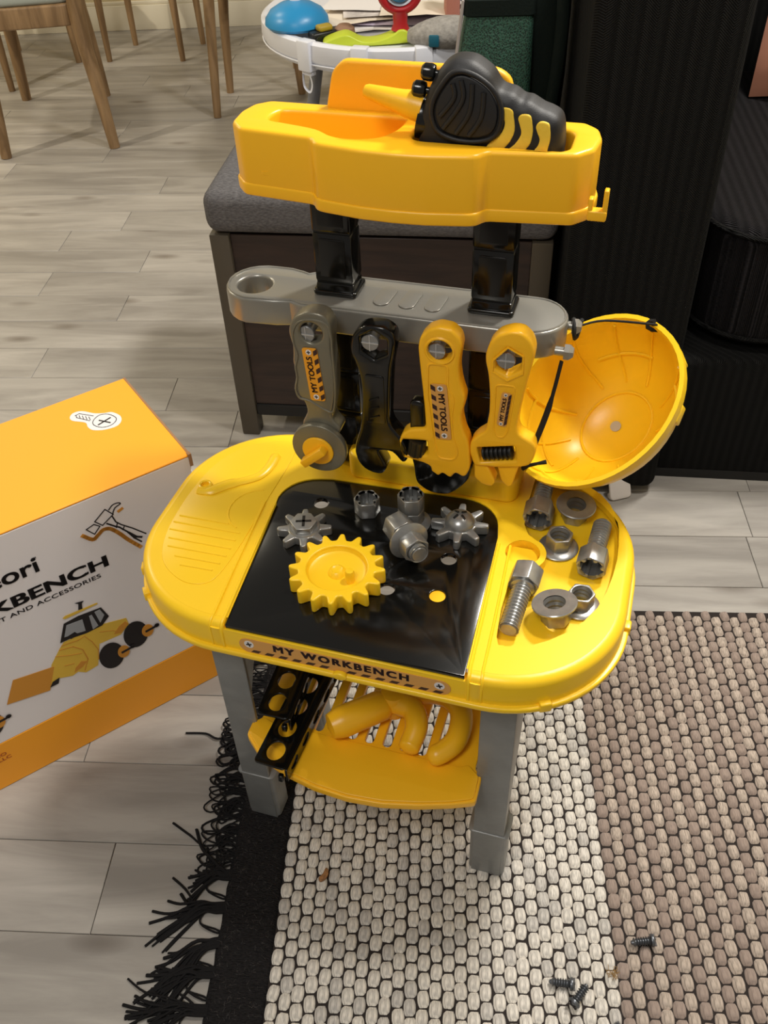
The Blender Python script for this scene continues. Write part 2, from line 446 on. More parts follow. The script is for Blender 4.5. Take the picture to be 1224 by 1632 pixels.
for s in (-0.099, 0.099):
    sc = part('printed_screw', tr(flat(circ(s, 0.4255, 0.0052, 20), 0.0003), T(0, -0.0428, 0) @ FRONT), PRINTW, lab)
    cr = [flat(rrect(s - 0.0032, 0.4255 - 0.0008, s + 0.0032, 0.4255 + 0.0008, 0.0006), 0.0003), flat(rrect(s - 0.0008, 0.4255 - 0.0032, s + 0.0008, 0.4255 + 0.0032, 0.0006), 0.0003)]
    part('printed_cross', tr(tr(join(*cr), T(s, 0.4255, 0) @ RZ(0.3) @ T(-s, -0.4255, 0)), T(0, -0.0431, 0) @ FRONT), PRINTB, lab)
part('catch', tr(flat(circ(-0.002, 0.411, 0.0075, 20, 0.005), 0.006, 0, 0.0015), T(0, -0.0425, 0) @ FRONT), YEL, bench)
for a, q, r_ in ((-0.2610, 0.040, 0.35), (-0.2415, 0.006, 0.66), (0.1990, -0.0270, -1.1), (0.2640, 0.090, 0.0)):
    part('clip', tr(rbox(-0.0045, -0.006, 0.404, 0.0045, 0.006, 0.416, 0.0015), T(a, q, 0) @ RZ(r_)), YEL, bench)
# raised reliefs on the left end
part('relief_panel', flat(cat([(-0.172, 0.250), (-0.207, 0.234), (-0.232, 0.200), (-0.243, 0.150), (-0.243, 0.085), (-0.234, 0.042), (-0.217, 0.017), (-0.190, 0.002), (-0.168, 0.004), (-0.157, 0.02), (-0.152, 0.07), (-0.151, 0.15), (-0.151, 0.235)], 4), 0.0014, 0.4464, 0.0007), YEL, bench)
relief = tube(cat([(-0.236, 0.139, 0.4482), (-0.222, 0.141, 0.4484), (-0.205, 0.157, 0.4485), (-0.186, 0.170, 0.4485), (-0.175, 0.181, 0.4485), (-0.1705, 0.200, 0.4485), (-0.171, 0.224, 0.4482)], 4, False), [0.006] * 4 + [0.0075] * 6 + [0.006] * 8 + [0.0065] * 6 + [0.003], 8, flatten=0.55)
part('hammer_relief', relief, YEL, bench)
part('relief_ring', tr(lathe([(0.0048, 0), (0.0048, 0.0045), (0.0062, 0.0052), (0.0078, 0.0045), (0.0085, 0)], 24), T(-0.230, 0.147, 0.4474)), YEL, bench)
for i, (a, b, q) in enumerate(((-0.238, -0.178, 0.094), (-0.240, -0.160, 0.083), (-0.239, -0.160, 0.071), (-0.234, -0.160, 0.058), (-0.229, -0.160, 0.046), (-0.215, -0.162, 0.034), (-0.203, -0.166, 0.023))):
    part('grip_line', tube([(a, q, 0.4478), (b, q + 0.001, 0.4478)], 0.0011, 6), YEL, bench)
part('relief_arc', tube([(-0.152 - 0.036 * cos(t), 0.124 + 0.036 * sin(t), 0.4478) for t in [radians(-65 + i * 10) for i in range(15)]], 0.0009, 6), YEL, bench)
# socket block behind the tools, posts
part('socket_block', flat(rrect(-0.075, 0.206, 0.125, 0.270, 0.014), 0.034, 0.446, 0.005), YEL, bench)
for s in (-0.081, 0.081):
    po = part('post', join(*[rbox(s - 0.0205, 0.229, 0.470 + i * 0.054, s + 0.0205, 0.259, 0.470 + i * 0.054 + 0.0536, 0.0030, 2) for i in range(6)], rbox(s - 0.019, 0.2305, 0.45, s + 0.019, 0.2575, 0.80)), BLK, bench)
    for i in range(6):
        if i == 3: continue
        z = 0.470 + i * 0.054
        part('inset_panel', tr(flat(rrect(s - 0.0135, z + 0.006, s + 0.0135, z + 0.048, 0.002), 0.0006, 0, 0.0003), T(0, 0.2287, 0) @ FRONT), BLK, po)
    part('collar', flat(rrect(s - 0.0235, 0.2255, s + 0.0235, 0.2625, 0.005), 0.005, 0.6725, 0.0015), BLK, po)
# tool rail shaped like a spanner
RAIL = [(0.1235 + 0.0335 * sin(t), 0.2385 - 0.0345 * cos(t)) for t in [radians(i * 12) for i in range(0, 16)]] + \
       [(-0.116, 0.273), (-0.124, 0.2675), (-0.131, 0.2705), (-0.146, 0.2745), (-0.165, 0.2745)] + \
       [(-0.168 - 0.0365 * sin(t), 0.238 + 0.0365 * cos(t)) for t in [radians(10 + i * 16) for i in range(11)]] + [(-0.140, 0.2045), (-0.124, 0.2085), (-0.112, 0.2035)]
rail = part('tool_rail', flat(RAIL, 0.030, 0.642, 0.003, [circ(-0.1725, 0.2335, 0.0185, 28)], 3), GRY, bench, 'silver grey spanner-shaped rail with peg hooks')
part('edge_bead', tube([(x * 0.985 - 0.0005, 0.2385 + (y - 0.2385) * 0.93, 0.6722) for x, y in RAIL], 0.0011, 6, True), GRY, rail)
for i, uu in enumerate((-0.030, -0.003, 0.024)):
    part('raised_oval', tr(flat(rrect(-0.0085, -0.019, 0.0085, 0.019, 0.0084, 8), 0.0014, 0, 0.0006), T(uu, 0.2385, 0.672) @ RZ(-0.10)), GRY, rail)
for uu in (-0.093, -0.026, 0.041, 0.109):
    pg = part('peg', tr(join(lathe([(0, 0), (0.0062, 0), (0.0062, 0.034), (0, 0.034)], 16), lathe([(0, 0.033), (0.0088, 0.033), (0.0092, 0.0345), (0.0092, 0.0360), (0.0086, 0.0368), (0, 0.0372)], 20)), T(uu, 0.206, 0.660) @ FRONT), SCREW, rail)
    part('slot_cross', tr(join(rbox(-0.0090, -0.0008, 0.0368, 0.0090, 0.0008, 0.0377), rbox(-0.0005, -0.0090, 0.0368, 0.0005, 0.0090, 0.0375)), T(uu, 0.206, 0.660) @ FRONT), mat('steel_bright', (190, 190, 190), 0.25, 0.6), pg)
for q, (z, ln) in ((0.209, (0.653, 0.010)), (0.246, (0.660, 0.012))):
    part('end_peg', tr(join(lathe([(0, 0), (0.0045, 0), (0.0045, ln), (0, ln)], 12), lathe([(0, ln - 0.001), (0.0085, ln - 0.001), (0.0085, ln + 0.004), (0.005, ln + 0.008), (0, ln + 0.0085)], 6, 20)), T(0.150, q, z) @ RY(pi / 2)), GRY, rail)
# top tray
TF = [(-0.165, 0.240), (-0.163, 0.214), (-0.150, 0.199), (-0.079, 0.191), (-0.073, 0.181), (-0.066, 0.1785), (-0.03, 0.1725), (0.0, 0.171), (0.03, 0.1725), (0.066, 0.1785), (0.073, 0.181), (0.079, 0.191), (0.152, 0.199), (0.165, 0.214), (0.168, 0.240), (0.163, 0.260), (0.150, 0.272), (-0.147, 0.272), (-0.160, 0.260)]
TFc = fil(TF, 0.004, 2)
POCK = cat([(-0.133, 0.232), (-0.131, 0.246), (-0.120, 0.2525), (-0.06, 0.2535), (-0.014, 0.2535), (-0.008, 0.247), (-0.010, 0.225), (-0.020, 0.205), (-0.040, 0.197), (-0.060, 0.199), (-0.080, 0.212), (-0.110, 0.220), (-0.128, 0.224)], 4)
DSLOT = rrect(0.008, 0.2035, 0.144, 0.252, 0.012)
tray = part('top_tray', flat(TFc, 0.054, 0.794, 0.004, [POCK, DSLOT], 3), YEL2, bench, 'warm-tinted yellow tray with wavy front and a pocket, on the two black posts')
part('rim', flat([(x * 1.012, 0.22 + (y - 0.22) * 1.035) for x, y in TFc], 0.012, 0.786, 0.002, [[(x * 0.96, 0.22 + (y - 0.22) * 0.9) for x, y in TFc]]), YEL2, tray)
part('pocket_floor', join(flat(rrect(-0.138, 0.196, -0.004, 0.258, 0.01), 0.003, 0.808), flat(rrect(0.004, 0.2035, 0.148, 0.258, 0.01), 0.003, 0.812)), YEL2, tray)
BP = fil([(-0.089, 0), (-0.081, 0.035), (-0.070, 0.0455), (0.071, 0.0455), (0.083, 0.038), (0.091, 0.0)], 0.006, 3)
part('back_panel', tr(flat(BP, 0.010, 0, 0.003), T(0, 0.272, 0.845) @ FRONT), YELD, tray)
part('side_hook', join(rbox(0.166, 0.192, 0.795, 0.182, 0.202, 0.804, 0.0015), rbox(0.178, 0.193, 0.800, 0.182, 0.201, 0.822, 0.0012), rbox(0.166, 0.193, 0.800, 0.170, 0.201, 0.814, 0.0012)), YEL2, tray)
# legs with feet
for su in (-1, 1):
    for vv, sv in ((0.0, 1), (0.165, -1)):
        o_ = su * (0.172 if sv > 0 else 0.156); i_ = su * (0.134 if sv > 0 else 0.118)
        face = [(i_, 0.0), (i_, 0.405), (o_, 0.405), (o_, 0.0)]
        fr_ = tr(flat(face, 0.005, 0, 0.0012), T(0, vv + (0.0 if sv > 0 else 0.005), 0) @ FRONT)
        side = [(0.0, 0.02), (0.0, 0.405), (0.13 if sv > 0 else 0.04, 0.405), (0.105 if sv > 0 else 0.03, 0.30), (0.02, 0.14)]
        sd = tr(flat([(sv * p, q) for p, q in side], 0.005, -0.0025, 0.001), T(o_ - su * 0.0025, vv, 0) @ RZ(pi / 2) @ FRONT)
        lg = part('leg', join(fr_, sd), GRYL, bench)
        a, b = min(i_, o_), max(i_, o_)
        ft = loft([[(x + (0.0012 if x > 0 else -0.0012) * 0, y, z) for x, y in rrect(a - e, min(vv - e, vv + sv * 0.03) , b + e, max(vv + e, vv + sv * 0.03), 0.006, 4)] for z, e in ((0.0, 0.001), (0.003, 0.0040), (0.094, 0.0040), (0.0965, 0.0062), (0.0995, 0.0062), (0.102, 0.0005))])
        part('foot', ft, GRYL, lg)
# lower shelf
SH = [(-0.140, -0.022), (-0.115, -0.044), (-0.08, -0.058), (-0.04, -0.067), (0, -0.070), (0.04, -0.067), (0.08, -0.058), (0.115, -0.047), (0.140, -0.037), (0.140, -0.004), (0.131, 0.003), (0.131, 0.192), (-0.131, 0.192), (-0.131, 0.003), (-0.140, -0.002)]
slots = [rrect(u - 0.0052, 0.005, u + 0.0052, 0.150, 0.0051, 4) for u in (-0.102, -0.081, -0.060, -0.039, -0.018, 0.003, 0.0245, 0.0455, 0.0665, 0.0875)]
shelf = part('lower_shelf', flat(fil(SH, 0.004, 2), 0.010, 0.211, 0.0015, slots, 2), YEL2, bench, 'amber slotted shelf with curved front edge')
part('front_step', flat(fil([(-0.137, -0.021), (-0.113, -0.042), (-0.08, -0.055), (-0.04, -0.064), (0, -0.067), (0.04, -0.064), (0.08, -0.055), (0.113, -0.045), (0.137, -0.035), (0.137, -0.006), (0.122, 0.006), (0.115, 0.0), (-0.115, 0.0), (-0.128, 0.005), (-0.137, -0.004)], 0.004, 2), 0.004, 0.2195, 0.001), YEL2, shelf)

# ================================================================== HANGING TOOLS
def tool_root(u0, name, label, ctg):
    return thing(name, label, ctg, bw(u0, 0.166, 0.660), (0, 0, BYAW))


def front(me, y=0.0): return tr(me, T(0, y, 0) @ FRONT)     # z (towards viewer) = -y


def sticker(parent, cx, cz, wd, ht, ang, m, flip=False, txt='MY TOOLS', ts=0.0105, y=-0.0006):
    M = T(cx, y, cz) @ RY(-ang) @ FRONT
    st = part('sticker', tr(flat(rrect(-wd / 2, -ht / 2, wd / 2, ht / 2, 0.003), 0.0005), M), m, parent, 'ochre sticker reading MY TOOLS with dark slanted bars')
    s = -1 if flip else 1
    M2 = T(0, -0.0006, 0) @ M
    tx = text(txt, ts, 0.0003, ts * 0.028, sx=1.05); tr(tx, RZ(s * pi / 2))
    part('lettering', tr(tx, M2 @ T(-s * wd * 0.10, 0, 0)), PRINTP, st)
    bs = []
    nb = 5
    for i in range(nb + 1):
        yy = -ht / 2 + 0.001 + i * (ht - 0.010) / nb
        bs.append(flat([(s * wd * 0.22, yy), (s * wd * 0.49, yy + 0.003), (s * wd * 0.49, yy + 0.0085), (s * wd * 0.22, yy + 0.0055)], 0.0003))
    part('slanted_bars', tr(join(*bs), M2), PRINTP, st)
    for e in (-1, 1):
        ps = part('printed_screw', tr(flat(circ(-s * wd * 0.08, e * (ht / 2 - wd * 0.30), wd * 0.19, 14), 0.0003), M2), PRINTW, st)
        xx, yy, q = -s * wd * 0.08, e * (ht / 2 - wd * 0.30), wd * 0.12
        part('printed_cross', tr(join(rbox(xx - q, yy - q * 0.25, 0, xx + q, yy + q * 0.25, 0.0004), rbox(xx - q * 0.25, yy - q, 0, xx + q * 0.25, yy + q, 0.0004)), M2 @ T(0, 0, 0.0001)), PRINTB, st)
    return st


# 1 grey tool with yellow knob
t1_out = [(8.6,27.4),(-1.8,24.2),(-10.3,18.2),(-15.2,9.6),(-16.6,2.0),(-15.7,-5.3),(-14.3,-13.9),(-14.9,-24.2),(-15.9,-33.4),(-14.0,-43.6),(-14.4,-53.0),(-15.5,-64.0),(-13.6,-74.6),(-8.8,-80.7),(-6.5,-88.0),(-6.6,-95.8),(-9.7,-102.8),(-13.0,-111.7),(-8.0,-123.6),(6.2,-131.3),(24.6,-120.5),(30.0,-110.7),(23.3,-101.8),(21.4,-95.1),(23.4,-84.9),(26.2,-70.6),(27.8,-56.8),(28.7,-36.8),(27.3,-17.8),(27.2,-7.7),(28.7,8.5),(26.8,19.1),(20.7,26.0)]
t = tool_root(-0.093, 'toy_cutter', 'grey toy tool with yellow turning knob, leftmost on the rail', 'toy tool')
part('handle', front(flat(cat(mm(t1_out), 3), 0.020, -0.020, 0.0025, [circ(0.007, 0.004, 0.0118, 24)])), GRYT, t)
t1_panel = [(8.9,19.1),(-2.7,15.0),(-8.5,3.2),(-8.8,-10.6),(-6.6,-22.9),(-9.7,-36.4),(-9.3,-49.5),(-11.9,-63.4),(-9.3,-73.9),(0.1,-76.4),(17.2,-86.7),(22.0,-79.6),(24.3,-57.4),(24.6,-37.5),(24.3,-11.9),(24.4,3.0),(21.0,15.9)]
part('raised_edge', front(tube([(x, y, 0.0) for x, y in cat([(a * 1.22 - 0.0016, b * 1.04) for a, b in mm(t1_panel)], 3)], 0.0013, 6, True)), GRYT, t)
sticker(t, 0.0062, -0.0445, 0.0165, 0.064, radians(4), PRINTOR, False, ts=0.0086)
part('disc', front(tr(flat(circ(0, 0, 0.031, 40), 0.008, 0, 0.0012), T(0.0063, -0.136, 0.0))), GRYT, t)
kb = part('knob', front(tr(flat(circ(0, 0, 0.0178, 28), 0.003, 0, 0.001), T(0.0057, -0.1375, 0.008))), YEL2, t)
part('knob_ridge', tr(rbox(-0.0195, -0.012, -0.0048, 0.0150, 0, 0.0048, 0.0022, 2), T(0.0045, -0.0095, -0.1395) @ RY(radians(-42))), YEL2, kb)
# 2 black spanner
t2_out = [(2.7,21.0),(-8.4,17.6),(-16.6,8.0),(-19.5,-2.2),(-19.0,-13.4),(-14.2,-26.5),(-11.4,-39.0),(-10.4,-52.0),(-10.5,-65.4),(-12.2,-86.3),(-14.4,-105.0),(-18.1,-117.2),(-21.4,-128.1),(-22.6,-138.8),(-20.0,-151.9),(-13.1,-161.2),(-3.4,-165.4),(5.0,-165.6),(8.6,-163.4),(13.7,-154.4),(3.6,-132.7),(10.6,-131.0),(20.1,-131.0),(30.5,-143.8),(35.0,-142.0),(37.6,-133.0),(36.5,-122.0),(31.6,-112.1),(25.2,-104.2),(19.2,-96.4),(17.4,-86.5),(18.6,-73.8),(20.0,-46.9),(21.8,-23.4),(25.1,-7.9),(27.0,4.7),(25.2,15.2),(15.7,21.0)]
t = tool_root(-0.026, 'toy_spanner', 'black glossy toy spanner hanging second from left on the rail', 'toy spanner')
part('body', front(flat(fil(mm(t2_out), 0.004, 2), 0.020, -0.020, 0.003, [fil([(0.005 + 0.0152 * cos(a), -0.001 + 0.0165 * sin(a)) for a in [radians(30 + 60 * i) for i in range(6)]], 0.001, 1)])), BLK, t)
part('inset_panel', front(flat(rrect(-0.006, -0.095, 0.014, -0.035, 0.003), 0.0010, 0, 0.0004)), BLK, t)
for i in range(3):
    part('raised_bar', front(tube([(-0.002, -0.066 - i * 0.0115, 0.0015), (0.008, -0.061 - i * 0.0115, 0.0015)], 0.0010, 6)), BLK, t)
# 3 yellow pipe wrench with black jaw
t3_out = [(2.5,29.4),(-8.2,24.5),(-15.5,14.7),(-17.4,3.4),(-16.3,-10.4),(-15.2,-23.1),(-13.4,-43.3),(-11.6,-64.1),(-9.8,-93.4),(-25.7,-96.8),(-35.1,-103.4),(-40.1,-115.4),(-39.7,-126.9),(-34.4,-134.3),(-24.9,-137.5),(-12.7,-139.3),(-4.6,-142.7),(-3.9,-149.5),(-0.5,-151.3),(3.6,-154.8),(8.3,-148.6),(14.5,-153.4),(17.8,-153.6),(22.4,-145.7),(29.9,-150.1),(33.8,-148.5),(37.5,-138.3),(38.0,-131.5),(36.7,-110.3),(34.4,-99.4),(30.4,-90.6),(27.5,-78.6),(26.7,-69.5),(29.5,-56.8),(30.3,-47.7),(27.2,-39.4),(24.5,-28.2),(22.9,-14.1),(23.9,-1.4),(26.0,11.3),(23.4,20.4),(15.6,27.9)]
t = tool_root(0.041, 'toy_pipe_wrench', 'yellow toy pipe wrench with toothed black jaw and thumb wheel', 'toy wrench')
wheelwin = [(-0.0355, -0.112), (-0.0085, -0.109), (-0.0080, -0.1275), (-0.0325, -0.1325)]
part('handle', front(flat(fil(mm(t3_out), 0.003, 2), 0.018, -0.018, 0.003, [circ(0.0045, 0.0035, 0.0122, 26), fil(wheelwin, 0.002, 2)])), YEL2, t)
t3_panel = [(-7.1,-11.8),(12.5,-11.5),(12.9,-38.8),(19.3,-49.6),(17.2,-74.3),(18.9,-97.6),(25.1,-117.5),(20.7,-128.3),(3.5,-128.4),(-1.9,-101.6),(-7.8,-48.3)]
part('raised_edge', front(tube([(x, y, 0.0) for x, y in fil(mm(t3_panel), 0.005, 3)], 0.0012, 6, True)), YEL2, t)
part('ring_edge', front(tr(lathe([(0.0122, -0.001), (0.0128, 0.0012), (0.0142, 0.0015), (0.0155, 0)], 26), T(0.0045, 0.0035, 0))), YEL2, t)
sticker(t, 0.0065, -0.068, 0.0168, 0.068, radians(5), PRINTO, True, ts=0.0090)
jaw = [(-24.8,-131.1),(-23.7,-149.3),(-21.8,-166.3),(-17.0,-174.2),(-5.9,-180.7),(7.9,-181.3),(17.5,-177.4),(28.2,-166.2),(36.0,-154.0),(38.6,-141.5),(36.0,-134.7),(-3.2,-134.9)]
part('jaw', front(flat(cat(mm(jaw), 3), 0.014, -0.0165, 0.002)), BLK, t, 'black toothed hook jaw')
part('jaw_stem', front(flat(rrect(-0.0280, -0.140, -0.0120, -0.063, 0.006), 0.012, -0.017, 0.002)), BLK, t, 'black jaw stem standing up behind the thumb wheel')
wv = [[(0.0085 * (1 + 0.10 * (k % 2)) * cos(pi * 2 * k / 28), 0.0085 * (1 + 0.10 * (k % 2)) * sin(pi * 2 * k / 28), z) for k in range(28)] for z in (-0.0095, 0.0095)]
part('thumb_wheel', tr(loft(wv, ang=20), T(-0.0205, 0.004, -0.1205) @ RY(0.12)), BLKS, t, 'black ribbed thumb wheel')
# 4 yellow adjustable spanner
t4_out = [(4.2,34.7),(-8.1,29.0),(-15.8,19.2),(-19.3,6.5),(-18.9,-3.0),(-16.1,-13.8),(-14.3,-27.7),(-13.0,-43.5),(-12.8,-61.3),(-14.6,-77.0),(-15.6,-84.9),(-24.8,-93.0),(-30.9,-102.1),(-31.2,-115.1),(-26.0,-132.3),(-2.6,-130.0),(20.3,-125.3),(31.4,-120.6),(34.7,-113.4),(36.9,-101.7),(35.6,-92.4),(27.8,-87.6),(18.8,-83.1),(15.7,-74.4),(16.6,-59.1),(18.6,-43.9),(21.0,-26.1),(23.0,-13.1),(25.8,3.9),(26.7,14.9),(23.0,26.3),(14.4,34.2)]
t = tool_root(0.109, 'toy_adjustable_spanner', 'yellow toy adjustable spanner with black worm screw, rightmost on the rail', 'toy spanner')
hx = [(-0.0095, 0.003), (0.002, 0.0165), (0.0150, 0.010), (0.0155, -0.0065), (0.003, -0.0155), (-0.0095, -0.0085)]
win = [(-0.0235, -0.1075), (0.0145, -0.0985), (0.0180, -0.1165), (-0.0195, -0.1265)]
part('handle', front(flat(fil(mm(t4_out), 0.004, 2), 0.019, -0.019, 0.003, [fil(hx, 0.0008, 1), fil(win, 0.001, 1)])), YEL2, t)
part('hex_edge', front(tube([(0.003 + (x - 0.003) * 1.16, y * 1.16 - 0.002, 0.0) for x, y in hx], 0.0012, 6, True)), YEL2, t)
part('raised_edge', front(tube([(x, y, 0.0) for x, y in fil(mm([(-7.7,-25.9),(11.4,-24.9),(7.3,-79.1),(2.9,-88.5),(-3.4,-88.9),(-7.5,-81.8)]), 0.004, 3)], 0.0010, 6, True)), YEL2, t)
sticker(t, 0.0021, -0.0535, 0.0098, 0.041, radians(-5), PRINTO, False, ts=0.0054)
part('fixed_jaw', front(flat(fil(mm([(-26.1,-128.7),(-13.7,-127.8),(-2.3,-151.1),(-6.5,-158.9),(-17.2,-156.9),(-25.5,-149.2)]), 0.003, 2), 0.015, -0.017, 0.002)), YEL2, t)
part('sliding_jaw', front(flat(fil(mm([(-2.7,-127.2),(20.9,-123.4),(15.0,-154.3),(9.9,-156.3),(3.6,-149.9)]), 0.003, 2), 0.013, -0.016, 0.002)), YEL2, t)
prof = [(0.001, -0.0165)]
for i in range(7): z = -0.0162 + i * 0.0047; prof += [(0.0055, z), (0.0078, z + 0.0012), (0.0078, z + 0.0030), (0.0055, z + 0.0042)]
prof.append((0.001, 0.0168))
part('worm_screw', tr(lathe(prof, 18), T(-0.0025, 0.0055, -0.1125) @ RY(radians(76))), BLKS, t, 'black ribbed worm screw')

# ================================================================== DRILL
dr = thing('toy_drill', 'black toy power drill with yellow grip stripes lying in the top tray', 'toy drill', bw(0.072, 0.2085, 0.840), (0, 0, BYAW))
dout = [(-25.7,71.7),(-33.9,68.6),(-39.8,63.4),(-44.5,56.6),(-48.7,48.6),(-51.2,42.8),(-54.0,34.7),(-58.0,26.0),(-58.5,5.0),(-57.0,-18.0),(-23.9,-24.0),(25.7,-24.0),(62.0,-22.0),(65.8,0),(65.8,11.6),(64.0,24.1),(60.5,30.7),(53.2,34.7),(46.0,37.0),(36.4,42.0),(29.3,43.2),(22.0,47.7),(12.6,49.9),(7.7,54.0),(2.6,61.3),(-5.7,67.3),(-14.0,71.2)]
part('body', front(flat(cat(mm(dout), 4), 0.037, -0.034, 0.011, res=5)), BLKR, dr)
dpan = [(-20.8,62.1),(-27.8,59.0),(-37.2,46.3),(-41.3,34.8),(-39.4,23.4),(-33.2,16.8),(-19.6,13.0),(-3.8,13.6),(6.9,18.4),(11.2,28.0),(10.5,40.3),(4.2,51.0),(-5.5,58.1),(-13.8,61.4)]
pn = part('side_panel', front(flat(cat(mm(dpan), 4), 0.004, 0.0015, 0.0015)), BLKR, dr)
part('panel_rim', front(tube([(x, y, 0.0045) for x, y in cat([(a * 1.13 + 1.9e-3, b * 1.13 - 4.9e-3) for a, b in mm(dpan)], 3)], 0.0022, 8, True)), BLKR, dr)
for a, b, c in (((-26.6,56.0),(-25.2,44.8),(-37.0,29.3)), ((-19.6,59.0),(-18.0,43.0),(-34.2,19.5)), ((-10.1,56.6),(-11.7,34.4),(-23.1,16.0)), ((-0.5,50.6),(-2.0,30.5),(-12.1,14.8))):
    part('raised_rib', front(tube([(x, y, 0.0058) for x, y in cat(mm([a, b, c]), 6, False)], 0.0022, 8)), BLKR, pn)
for g in ([(17.9,44.7),(14.6,40.6),(16.1,36.2),(18.7,30.7),(16.8,22.6),(11.8,16.5),(6.0,11.4),(2.7,4.6),(2.7,0),(16.0,0),(16.0,5.6),(21.5,13.7),(25.0,24.3),(23.6,36.7),(21.5,42.7)],
          [(32.8,39.5),(29.5,35.9),(31.2,29.3),(32.7,23.7),(31.9,19.1),(27.6,11.8),(22.0,6.1),(22.0,0),(35.1,0),(35.1,7.1),(38.8,13.8),(40.2,25.4),(38.3,35.4),(35.7,39.1)],
          [(48.2,34.0),(44.6,29.6),(46.2,23.5),(48.4,17.9),(47.2,12.1),(44.6,7.8),(44.6,0),(53.4,0),(53.4,8.4),(54.8,18.4),(54.0,27.5),(51.8,32.9)]):
    cg = sum(a for a, b in g) / len(g); gp_ = sorted(g, key=lambda q: q[1])
    g = [(a + (1.5 if a > next((sum(c for c, d in g if abs(d - b) < 7) / max(1, sum(1 for c, d in g if abs(d - b) < 7)) for _ in (0,)), cg) else -1.5), b) for a, b in g]
    part('grip_stripe', front(flat(cat(mm([(x, y * 0.9 - 1.0) for x, y in g]), 3), 0.006, -0.0025, 0.0015)), mat('yellow_rubber', (240, 200, 62), 0.6, bump=0.2, scale=300), dr, 'yellow grip stripe')
part('nozzle_ring', tr(lathe([(0, 0), (0.017, 0), (0.018, 0.002), (0.018, 0.012), (0, 0.013)], 28), T(-0.0475, 0.0155, 0.018) @ RY(-pi / 2 + 0.2)), BLK, dr)
part('drill_bit', tr(lathe([(0, 0), (0.0125, 0), (0.0118, 0.012), (0.0100, 0.020), (0.0060, 0.050), (0.0046, 0.053), (0.0012, 0.0545), (0, 0.0545)], 24), T(-0.0565, 0.012, 0.0285) @ RY(-pi / 2 + 0.22)), YEL2, dr, 'amber tapered drill bit')
for (x, z, a) in ((-0.0385, 0.0575, 0.1), (-0.0465, 0.0435, 0.1)):
    part('trigger_knob', tr(lathe([(0, 0), (0.0028, 0), (0.0028, 0.006), (0.0062, 0.007), (0.0072, 0.010), (0.0068, 0.016), (0.0050, 0.018), (0, 0.0182)], 18), T(x, 0.010, z) @ RY(-pi / 2 + a)), BLK, dr)

# ================================================================== HELMET
HC = bw(0.190, 0.249, 0.573)
hx_, hy_, hz_ = Vector((0.720, 0.291, 0.630)), Vector((-0.500, 0.847, 0.179)), Vector((-0.482, -0.444, 0.755))
HM = Matrix((( hx_.x, hy_.x, hz_.x), (hx_.y, hy_.y, hz_.y), (hx_.z, hy_.z, hz_.z)))
hel = thing('toy_helmet', 'yellow toy hard hat hanging open side up from the rail end', 'toy helmet', HC)
hel.rotation_euler = HM.to_euler()
HA, HB, HD = 0.099, 0.083, 0.101


def dome(a, b, c, n=48, k=14):
    rings = []
    for i in range(k + 1):
        t = (pi / 2) * i / k; s = cos(t) ** 0.85 if i < k else 0.0005
        rings.append([(a * s * cos(2 * pi * j / n), b * s * sin(2 * pi * j / n), -c * sin(t)) for j in range(n)])
    return rings


inner = dome(HA - 0.003, HB - 0.003, HD - 0.003); outer = dome(HA, HB, HD)
sh = loft(list(reversed(inner)) + [[(x * 1.012, y * 1.012, 0.0025) for x, y, z in inner[0]], [(x * 1.03, y * 1.03, 0.0025) for x, y, z in outer[0]], [(x * 1.035, y * 1.035, -0.003) for x, y, z in outer[0]], [(x * 1.03, y * 1.03, -0.011) for x, y, z in outer[0]], [(x * 1.005, y * 1.005, -0.0125) for x, y, z in outer[0]]] + outer[1:], True, 30)
part('shell', sh, YEL, hel)


def ipt(az, t, off=0.001):
    s = max(cos(t), 0) ** 0.85
    return ((HA - 0.003) * s * cos(az) * (1 - off * 10), (HB - 0.003) * s * sin(az) * (1 - off * 10), -(HD - 0.003) * sin(t) + off)


for azd in (8, 38, 68, 112, 146, 178, 205, 238, 268, 298, 330):
    az = radians(azd)
    part('inner_rib', tube([ipt(az + 0.10 * sin(q * 3), q, 0.0008) for q in [0.12 + i * 0.09 for i in range(11)]], 0.0016, 6), YEL, hel)
part('crown_ring', tube([ipt(2 * pi * i / 32, 1.16, 0.0008) for i in range(32)], 0.0016, 6, True), YEL, hel)
for a0, t0 in ((0.2, 0.62), (2.2, 0.62), (3.6, 0.62), (5.0, 0.62), (2.0, 0.36), (3.2, 0.30), (4.3, 0.42)):
    part('inner_step', tube([ipt(a0 + i * 0.11, t0, 0.0008) for i in range(9)], 0.0018, 6), YEL, hel)
part('vent_hole', tr(flat(circ(0, 0, 0.0062, 18), 0.0008), T(0.0, 0.004, -HD + 0.0040)), mat('pale_grey', (188, 182, 168), 0.5), hel, 'small pale disc painted as light through a round vent hole')  # no opening: the light through the hole is painted as a pale disc
for azd in (-20, -60, 25):
    az = radians(azd)
    part('brim_tab', tr(rbox(-0.003, -0.010, -0.024, 0.004, 0.010, -0.010, 0.002), T(HA * 0.985 * cos(az), HB * 0.985 * sin(az), 0) @ RZ(math.atan2(HA * sin(az), HB * cos(az)))), YEL, hel)
# chin strap: two flat runs over the rail's end pegs
Mi = hel.matrix_basis.inverted() if False else (T(*HC) @ HM.to_4x4()).inverted()


def hl(u, v, w): return tuple(Mi @ bw(u, v, w))


